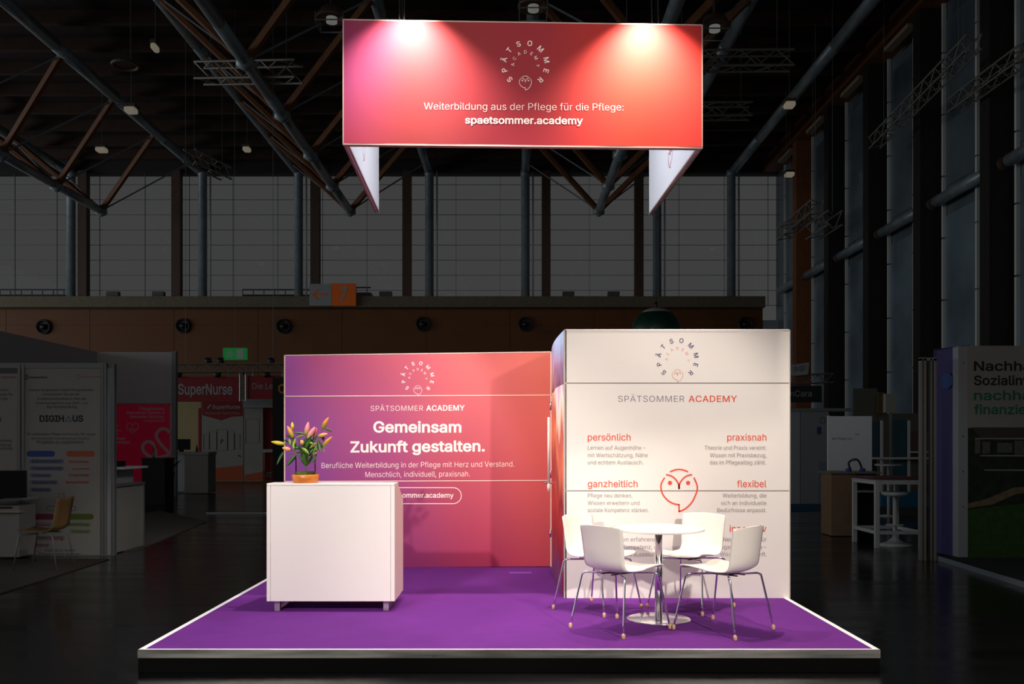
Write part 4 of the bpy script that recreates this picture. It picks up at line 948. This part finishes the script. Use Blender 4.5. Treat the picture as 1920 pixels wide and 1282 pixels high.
# ---- reception counter
z = 7.35; Yk = CAMY + z; sK = F / z
xa, xb = P(500, 0, z).x, P(740, 0, z).x
kt, kb = P(0, 906, z).z, P(0, 1127, z).z
t = thing('reception_counter', 'white reception counter with sloped rear on short metal legs', 'counter', ((xa + xb) / 2, Yk + .28, DK))
M_cnt = mat('white_laminate', C(236, 228, 222), .45)
zl = P(0, 935, 7.92).z
profl = [(Yk + .012, kb), (Yk + .012, kt - .018), (Yk + .22, kt - .018), (Yk + .57, zl), (Yk + .57, kb)]
MB().prism([(xa + .01, a, b) for a, b in profl], (xb - xa - .03, 0, 0)).build('body', M_cnt, t)
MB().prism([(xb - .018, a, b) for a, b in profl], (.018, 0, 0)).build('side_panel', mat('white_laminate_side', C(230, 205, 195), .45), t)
MB().box(xa + .032, xb - .034, Yk, Yk + .011, kb, kt - .02).build('front_panel', M_cnt, t, bevel=.001)
MB().box(xa, xa + .03, Yk, Yk + .011, kb, kt - .02).build('corner_strip', M_cnt, t, bevel=.001)
MB().box(xb - .032, xb, Yk, Yk + .011, kb, kt - .02).build('corner_strip', M_cnt, t, bevel=.001)
MB().box(xa, xb, Yk, Yk + .235, kt - .018, kt).build('worktop', M_cnt, t, bevel=.002)
for a in (522, 725):
    c = P(a, 0, 7.44).x
    MB().box(c - .022, c + .022, Yk + .05, Yk + .09, DK, kb).build('leg', M_alu, t); MB().box(c - .022, c + .022, Yk + .48, Yk + .52, DK, kb).build('leg', M_alu, t)
    MB().box(c - .02, c + .02, Yk + .09, Yk + .48, DK, DK + .012).build('foot_bar', M_alu, t)
# swivel stool behind counter (chrome star foot shows underneath)
t = thing('swivel_stool', 'chrome star-based stool hidden behind the white counter', 'stool', (P(575, 0, 8.1).x, CAMY + 8.2, DK))
for k in range(5):
    a = k * 2 * math.pi / 5 + .5
    MB().tube([(.03 * math.cos(a), .03 * math.sin(a), .09), (.27 * math.cos(a), .27 * math.sin(a), .05)], [.022, .014], 8).build('base_arm', M_chrome, t, True, True)
    MB().lathe([(.02, 0), (.026, .02), (.02, .045)], c=(.26 * math.cos(a), .26 * math.sin(a), 0), n=10).build('castor', M_black, t, True, True)
MB().lathe([(.03, .06), (.03, .3), (.018, .3), (.018, .5)], n=14).build('column', M_chrome, t, True, True)
MB().lathe([(.05, .5), (.18, .51), (.19, .54), (.17, .57)], n=22).build('seat', M_black, t, True, True)
# ---- vase
zv = 7.35 + .118; cv = P(573, 0, zv); cv.z = kt; s = zv / F
t = thing('glass_vase', 'glass cylinder vase in an orange wooden dish on the counter', 'vase', cv)
M_dish = mat('orange_wood', C(205, 118, 40), .4, noise=.12, nscale=12)
MB().lathe([(.095, 0), (.102, .004), (.114, .066), (.109, .07), (.092, .05), (.0, .05)], n=36, cap=False).build('dish', M_dish, t, True, True)
MB().lathe([(.083, .052), (.083, .18), (.085, .215), (.091, .255)], n=36, cap=False).build('glass_cylinder', glass('vase_glass', (.95, .97, .96, 1), 1.12), t, True, True)
MB().lathe([(.079, .056), (.079, .094)], n=30).build('moss_bed', mat('green_moss', C(75, 95, 35), .8, noise=.4, nscale=40, bump=.6), t, True, True)
def vx(X, Y, d=0): # crop coordinates of the flowers -> local to vase
    p = P(500 + X / 8.0125, 760 + Y / 8.0125, zv); return Vector((p.x - cv.x, d, p.z - cv.z))
M_leaf = [mat('leaf_green', C(62, 100, 30), .4, noise=.25, nscale=15), mat('leaf_dark', C(38, 72, 28), .4, noise=.25, nscale=15), mat('leaf_lime', C(135, 160, 50), .45, noise=.15, nscale=15)]
M_bud = vcol_mat('lily_bud')
def leaf(A, B, w, sag, m, par, fold=.3):
    q = MB(); n = 8; d = (B - A); side = d.cross(Vector((0, 1, .25))).normalized(); nrm = side.cross(d).normalized()
    for i in range(n + 1):
        u = i / n; c = A + d * u + Vector((0, 0, sag * 4 * u * (1 - u))); ww = w * math.sin(math.pi * min(1, .06 + u * .94)) ** .75 * (1 - .25 * u)
        q.v += [c + side * ww + nrm * ww * fold, c, c - side * ww + nrm * ww * fold]
    for i in range(n):
        for j in (0, 1): q.f.append((i * 3 + j, i * 3 + j + 1, (i + 1) * 3 + j + 1, (i + 1) * 3 + j))
    o = q.build('leaf', m, par, True, True); s_ = o.modifiers.new('s', 'SOLIDIFY'); s_.thickness = .0008
def bud(A, B, r, c0, c1, par):
    q = MB(); d = B - A; n = 10; m = 9
    pts = [A + d * i / n for i in range(n + 1)]; rad = [r * max(.12, math.sin(math.pi * (.08 + .9 * i / n)) ** .7 * (1.05 - .2 * i / n)) for i in range(n + 1)]
    q.tube(pts, rad, m)
    for v in range(len(q.v)):
        u = (v // m) / n; k = v % m; f = 1 if k % 3 else .86
        mix = min(1, max(0, (u - .05) * 1.8)); q.c.append(tuple((a + (b - a) * mix) * f for a, b in zip(c0[:3], c1[:3])) + (1,))
    q.build('bud', M_bud, par, True, True)
YEL, YG, PK, SAL, ORG = C(222, 190, 40), C(150, 165, 45), C(235, 140, 150), C(235, 155, 110), C(215, 140, 60)
base = Vector((0, 0, .06)); neck = vx(585, 900)
def lily(lb, stems, buds, leaves):
    p = thing('lily_stem', lb, 'flower', cv, 'lilies in the glass vase')
    for pts in stems:
        sp_ = smooth([(v.x, v.y, v.z) for v in pts], 4); MB().tube(sp_, .0035, 6).build('stem', M_leaf[0], p, True, True)
    for (x0, y0, x1, y1, r, c0, c1, d) in buds: bud(vx(x0, y0, d), vx(x1, y1, d), r * s / 8.0125, c0, c1, p)
    for (x0, y0, x1, y1, w_, sag, mi, d0, d1) in leaves: leaf(vx(x0, y0, d0), vx(x1, y1, d1), w_ * s / 8.0125, sag, M_leaf[mi], p)
bs = lambda x: Vector((x, 0, .06))
lily('lily stem leaning left with four yellow and salmon buds', [[bs(.01), vx(570, 880), vx(470, 740), vx(400, 600), vx(385, 480), vx(385, 360)], [vx(400, 600), vx(330, 600), vx(280, 580)], [vx(440, 690), vx(400, 675), vx(365, 665)], [vx(400, 520), vx(410, 480)]],
     [(385, 365, 378, 248, 28, YG, YEL, .01), (408, 485, 318, 308, 36, YG, ORG, -.02), (285, 580, 76, 545, 32, YG, YEL, -.02), (370, 665, 248, 635, 36, SAL, SAL, -.03)],
     [(415, 415, 585, 440, 22, .004, 0, 0, .02), (260, 690, 170, 890, 26, .006, 1, 0, -.04), (455, 740, 315, 920, 34, .004, 1, -.02, -.06), (400, 560, 425, 655, 20, 0, 2, -.02, -.04), (335, 560, 235, 520, 18, .004, 1, 0, .03), (400, 490, 300, 450, 22, .003, 0, 0, -.03), (470, 640, 350, 560, 24, .004, 0, .02, 0), (440, 600, 330, 450, 22, .003, 0, .02, .03), (350, 500, 370, 590, 20, 0, 2, -.03, -.04), (440, 720, 300, 760, 10, .01, 0, 0, .03), (430, 500, 410, 600, 24, 0, 2, .0, -.02)])
lily('lily stem in the middle with an upright pink bud', [[bs(0), vx(590, 880), vx(590, 600), vx(595, 435)], [vx(590, 640), vx(560, 560)]],
     [(595, 438, 630, 248, 40, C(190, 185, 70), PK, -.01), (560, 590, 530, 515, 34, SAL, SAL, -.03)],
     [(590, 440, 435, 490, 12, .003, 2, 0, -.02), (500, 490, 510, 620, 24, 0, 1, 0, -.02), (545, 640, 665, 735, 28, .003, 2, -.04, -.06), (620, 760, 480, 600, 38, .0, 1, .0, -.03), (560, 720, 440, 700, 20, .004, 0, 0, -.04), (585, 900, 480, 740, 30, 0, 1, .0, .02), (590, 900, 560, 720, 34, 0, 0, -.01, -.03), (600, 900, 690, 740, 30, 0, 1, .0, .02), (560, 640, 470, 520, 28, .004, 0, .03, .04), (530, 820, 520, 660, 30, 0, 1, .03, .03), (575, 780, 700, 640, 34, .004, 1, .02, .04), (560, 700, 640, 560, 34, .003, 0, .0, .02), (600, 820, 560, 650, 40, 0, 1, .02, .01), (520, 660, 400, 640, 22, .004, 0, .01, -.02)])
lily('lily stem with two large pink buds right of the middle', [[bs(-.01), vx(600, 880), vx(640, 640), vx(640, 500)], [vx(650, 620), vx(715, 460)]],
     [(628, 505, 738, 322, 42, C(190, 185, 80), PK, -.03), (708, 470, 752, 335, 28, C(200, 160, 100), C(225, 110, 135), 0)],
     [(540, 610, 700, 450, 42, .003, 1, -.03, -.05), (620, 680, 720, 560, 44, .0, 1, -.0, -.02), (640, 560, 730, 580, 22, .002, 2, -.04, -.05), (600, 640, 680, 500, 30, .002, 0, -.04, -.05), (640, 700, 660, 560, 40, 0, 1, .01, -.02), (680, 740, 600, 620, 30, 0, 1, .0, .02)])
lily('lily stem leaning right with three orange-green buds', [[bs(.0), vx(600, 900), vx(690, 720), vx(770, 580), vx(820, 420), vx(835, 345)], [vx(770, 580), vx(760, 500), vx(790, 460)], [vx(730, 660), vx(800, 640), vx(855, 600)]],
     [(830, 350, 925, 178, 38, C(130, 145, 50), ORG, .01), (785, 462, 925, 425, 32, C(190, 170, 70), C(240, 160, 110), -.02), (855, 605, 988, 468, 32, YG, ORG, -.02)],
     [(780, 530, 822, 700, 38, 0, 0, -.02, -.04), (860, 345, 990, 405, 18, .004, 0, 0, .02), (835, 450, 850, 540, 28, 0, 1, .01, .02), (850, 635, 915, 620, 9, .002, 2, -.01, -.02), (850, 650, 882, 705, 7, .002, 2, -.01, -.02), (700, 740, 760, 600, 26, 0, 2, 0, -.02), (690, 560, 760, 440, 20, .002, 0, 0, .02), (720, 700, 780, 680, 22, .004, 0, -.02, -.05), (740, 560, 840, 640, 26, .004, 1, .02, .03), (680, 860, 740, 700, 24, .0, 0, .03, .04), (640, 760, 720, 620, 36, .003, 1, -.01, .0), (660, 640, 780, 560, 24, .003, 2, -.03, -.04), (700, 600, 640, 480, 26, .002, 1, .02, .03), (760, 640, 830, 560, 20, .0, 0, -.01, .0)])
# ---- round table
ct = Vector((1.157, 1.05, DK))
t = thing('bistro_table', 'round white bistro table on a chrome column and disc foot', 'table', ct)
M_top = mat('white_table_top', C(244, 240, 234), .35)
MB().lathe([(.0, .700), (.345, .700), (.356, .704), (.358, .715), (.352, .722), (.0, .722)], n=64, cap=False).build('table_top', M_top, t, True, True)
MB().lathe([(.08, .69), (.08, .70)], n=24).build('top_plate', mat('dark_steel', C(110, 108, 105), .3, metal=.8), t, True, True)
MB().lathe([(.0295, .01), (.0295, .69)], n=28).build('column', M_chrome, t, True, True)
MB().lathe([(0, 0), (.25, 0), (.252, .004), (.24, .008), (.035, .013), (0, .013)], n=64, cap=False).build('disc_foot', M_chrome, t, True, True)
# ---- chairs
M_shell = mat('white_chair_shell', C(240, 234, 224), .35)
M_cap = mat('tan_foot_cap', C(202, 165, 128), .6)
def shell(par):
    pr = smooth([(.235, .445), (.215, .462), (.12, .455), (.0, .437), (-.09, .432), (-.16, .448), (-.205, .492), (-.228, .56), (-.242, .66), (-.258, .765), (-.262, .785)], 4)
    n = len(pr); m = 14; q = MB()
    L = [0]
    for i in range(1, n): L.append(L[-1] + math.hypot(pr[i][0] - pr[i - 1][0], pr[i][1] - pr[i - 1][1]))
    T = L[-1]
    for i, (x, zz) in enumerate(pr):
        u = L[i] / T
        w0 = .225 if u < .3 else (.225 - .028 * math.sin(min(1, (u - .3) / .25) * math.pi / 2) if u < .55 else .197 + .012 * (u - .55) / .45)
        e = min(L[i], T - L[i]); rc = .022
        if e < rc: w0 -= rc * (1 - math.sqrt(max(0, 1 - (1 - e / rc) ** 2))) * .8
        for j in range(m + 1):
            v = -1 + 2 * j / m; y = w0 * v; seat = max(0, 1 - u / .45); back = max(0, min(1, (u - .45) / .25))
            q.v.append(Vector((x + back * .045 * v * v, y, zz + seat * .012 * v * v + (1 - seat) * (1 - back) * .02 * v * v + (.004 * v * v if u < .3 else 0) - (.008 * (abs(v)) ** 2 if u > .95 else 0))))
    for i in range(n - 1):
        for j in range(m): a = i * (m + 1) + j; q.f.append((a, a + m + 1, a + m + 2, a + 1))
    o = q.build('seat_shell', M_shell, par, True, True); s_ = o.modifiers.new('s', 'SOLIDIFY'); s_.thickness = .009; s_.offset = -1
def chair(loc, rz, lb):
    t = thing('shell_chair', lb, 'chair', loc, 'white shell chairs around the bistro table', rz); return t
proto = chair((0, 0, DK), 0, 'x')
shell(proto)
for sx in (1, -1):
    for sy in (1, -1):
        p = smooth([(sx * .05, sy * .03, .418), (sx * .12, sy * .12, .418), (sx * .165, sy * .185, .420), (sx * .185, sy * .208, .408), (sx * .195, sy * .216, .375), (sx * .262, sy * .262, .02)], 4)
        lg = MB().tube(p, .0078, 10).build('leg', M_chrome, proto, True, True)
        MB().lathe([(.011, 0), (.014, .004), (.0135, .03), (.010, .034)], c=(sx * .262, sy * .262, 0), n=12).build('foot_cap', M_cap, lg, True, True)
q = MB().box(-.07, .07, -.05, .05, .412, .428).box(-.15, .12, -.055, -.045, .414, .424).box(-.15, .12, .045, .055, .414, .424)
q.build('under_frame', mat('dark_steel', C(110, 108, 105), .3, metal=.8), proto, local=True)
def place(o, c, f, lb):
    o.location = (c[0], c[1] + CAMY, DK); o.rotation_euler.z = math.atan2(f[1], f[0]); o['label'] = lb
place(proto, (.81, 6.70), (.37, .33), 'white shell chair seen from behind, front left of the bistro table')
place(dup(proto), (1.575, 6.655), (-.36, .37), 'white shell chair at front right of the bistro table, back to the right')
place(dup(proto), (.717, 7.487), (.44, -.40), 'white shell chair farthest left, partly behind the front left chair')
place(dup(proto), (1.51, 7.542), (-.36, -.40), 'white shell chair behind the bistro table facing the viewer')
# ---- hanging banner frame
A = P(643, 0, 7.40); sA = 7.40 / F
B = Vector((A.x + 3.0 * math.cos(.032), A.y + 3.0 * math.sin(.032), 0))
plb = Plane(A, B)
zb = plb.at(643, 271).z; ztp = plb.at(643, 36).z
t = thing('hanging_banner', 'red hanging fascia banner frame with white inner sides over the stand', 'banner', (plb.at(981, 271).x, plb.at(981, 271).y, zb))
ox = t.location
rows = [[(0, c3(158, 40, 70, 1)), (.2, c3(158, 44, 50, 1)), (.5, c3(165, 30, 50, 1)), (.8, c3(215, 42, 30, 1)), (1, c3(205, 40, 38, 1))],
        [(0, c3(140, 45, 90, 1)), (.2, c3(156, 40, 46, 1)), (.5, c3(160, 34, 50, 1)), (.8, c3(205, 48, 32, 1)), (1, c3(205, 46, 40, 1))],
        [(0, c3(140, 35, 80, 1)), (.2, c3(150, 38, 42, 1)), (.5, c3(155, 32, 46, 1)), (.8, c3(190, 42, 40, 1)), (1, c3(175, 32, 36, 1))]]
M_ban = grad('red_gradient_fabric', -1.5, 1.5, 0, ztp - zb, rows, .6, bump=.08)
def onpl(u, zz, lift=0): p = plb.o + plb.u * u + plb.n * lift; return Vector((p.x, p.y, zz))
Wb = 3.0
c4 = [(0, zb + .012), (Wb, zb + .012), (Wb, ztp - .01), (0, ztp - .01)]
q = MB(); nu, nv = 40, 14
for j in range(nv + 1):
    for i in range(nu + 1):
        u = .008 + (Wb - .016) * i / nu; v = j / nv; wr = .0015 * math.sin(u * 9) * (1 - v) ** 6
        q.v.append(onpl(u, zb + .012 + (ztp - zb - .022) * v, .0045 + wr))
for j in range(nv):
    for i in range(nu): a = j * (nu + 1) + i; q.f.append((a, a + 1, a + nu + 2, a + nu + 1))
o = q.build('printed_fabric', M_ban, t)
def bar_(u0, u1, z0, z1, d, nm, m):
    MB().prism([onpl(u0, z0, .004), onpl(u1, z0, .004), onpl(u1, z1, .004), onpl(u0, z1, .004)], -plb.n * d).build(nm, m, t)
M_pf = mat('banner_profile', C(200, 170, 160), .35, metal=.4)
bar_(0, Wb, zb - .002, zb + .011, .05, 'frame_profile', M_pf); bar_(0, Wb, ztp - .01, ztp, .05, 'frame_profile', M_pf)
bar_(-.002, .008, zb, ztp, .05, 'frame_profile', M_pf); bar_(Wb - .008, Wb + .002, zb, ztp, .05, 'frame_profile', M_pf)
bk = MB().prism([onpl(.01, zb + .01, -.05), onpl(Wb - .01, zb + .01, -.05), onpl(Wb - .01, ztp - .01, -.05), onpl(.01, ztp - .01, -.05)], -plb.n * .006).build('rear_fabric', mat('white_fabric', C(235, 236, 242), .7), t)
D = 2.2
for u in (0.0, Wb):
    sgn = 1 if u == 0 else -1
    for k, (w0, w1, m, nm) in enumerate(((.012, .045, MATS['white_fabric'], 'side_panel'),)):
        a0 = u + sgn * .002; a1 = u + sgn * .042
        q = MB().prism([onpl(a0, zb + .015, -.06), onpl(a1, zb + .015, -.06), onpl(a1, ztp - .012, -.06), onpl(a0, ztp - .012, -.06)], -plb.n * (D - .07)); q.build(nm, m, t)
    # frame tubes below the side panel, two parallel lips
    for a in (.001, .034):
        aa = u + sgn * a; ab = u + sgn * (a + .012)
        MB().prism([onpl(aa, zb - .003, -.052), onpl(ab, zb - .003, -.052), onpl(ab, zb + .014, -.052), onpl(aa, zb + .014, -.052)], -plb.n * (D - .06)).build('frame_profile', M_pf, t)
    MB().prism([onpl(u + sgn * .001, ztp - .012, -.052), onpl(u + sgn * .045, ztp - .012, -.052), onpl(u + sgn * .045, ztp, -.052), onpl(u + sgn * .001, ztp, -.052)], -plb.n * (D - .06)).build('frame_profile', M_pf, t)
    # owl print at the lower edge inside
    pp = Plane(onpl(u + sgn * .0445, 0, -.06), onpl(u + sgn * .0445, 0, -.06) + plb.n * (1 if sgn > 0 else -1) * -1)
M_wb = M_wink
logo(plb, 985, 121.3, 40.5, M_wb, M_wb, t)
q = MB(); text(q, 'Weiterbildung aus der Pflege für die Pflege:', plb, 795, 1169, (205.3, 207.3), LIGHT, cap=13.2, lift=.0065); q.build('lettering', M_wb, t)
q = MB(); text(q, 'spaetsommer.academy', plb, 872, 1093, (231.3, 232.5), BOLD, cap=13, lift=.0065); q.build('lettering', M_wb, t)
for o in t.children:
    if o.name.startswith('emblem'): o.location += plb.n * .005
# owl prints inside sides
for u, xx in ((0, 1), (Wb, -1)):
    q = MB(); c0_ = onpl(u + xx * .0455, zb + .30, -(.95 if xx > 0 else 1.08)); s_ = .1
    class SP:
        def at(self, a, b, lift=0): return c0_ - plb.n * a * 1 + Vector((0, 0, b * -1))
    sp_ = SP()
    class SQ:
        def at(self, a, b, lift=0): return c0_ - plb.n * (a * .001) + Vector((0, 0, -b * .001))
    owl(q, SQ(), 0, 0, 95); q.build('emblem_owl', mat('red_outline_ink', C(215, 60, 80), .6), t)
for k, (px, lb) in enumerate(((748, ''), (757, ''), (1224, ''), (1236, ''))):
    u = (plb.at(px, 36) - plb.o).dot(plb.u); p = onpl(u, ztp, -.03)
    MB().tube([p, p + Vector((0, .4, 3.5)), ], .006, 6).build('hoist_cable', M_black, t)
for u in (.3, Wb - .3):
    p = onpl(u, ztp, -D + .1); MB().tube([p, p + Vector((0, 0, 6))], .006, 6).build('hoist_cable', M_black, t)
for px in (742, 1204):
    u = (plb.at(px, 271) - plb.o).dot(plb.u); p = onpl(u, zb, -.03); MB().tube([p + Vector((0, 0, .01)), p + Vector((0, 0, .05))], .008, 8).build('clip', M_trim, t)
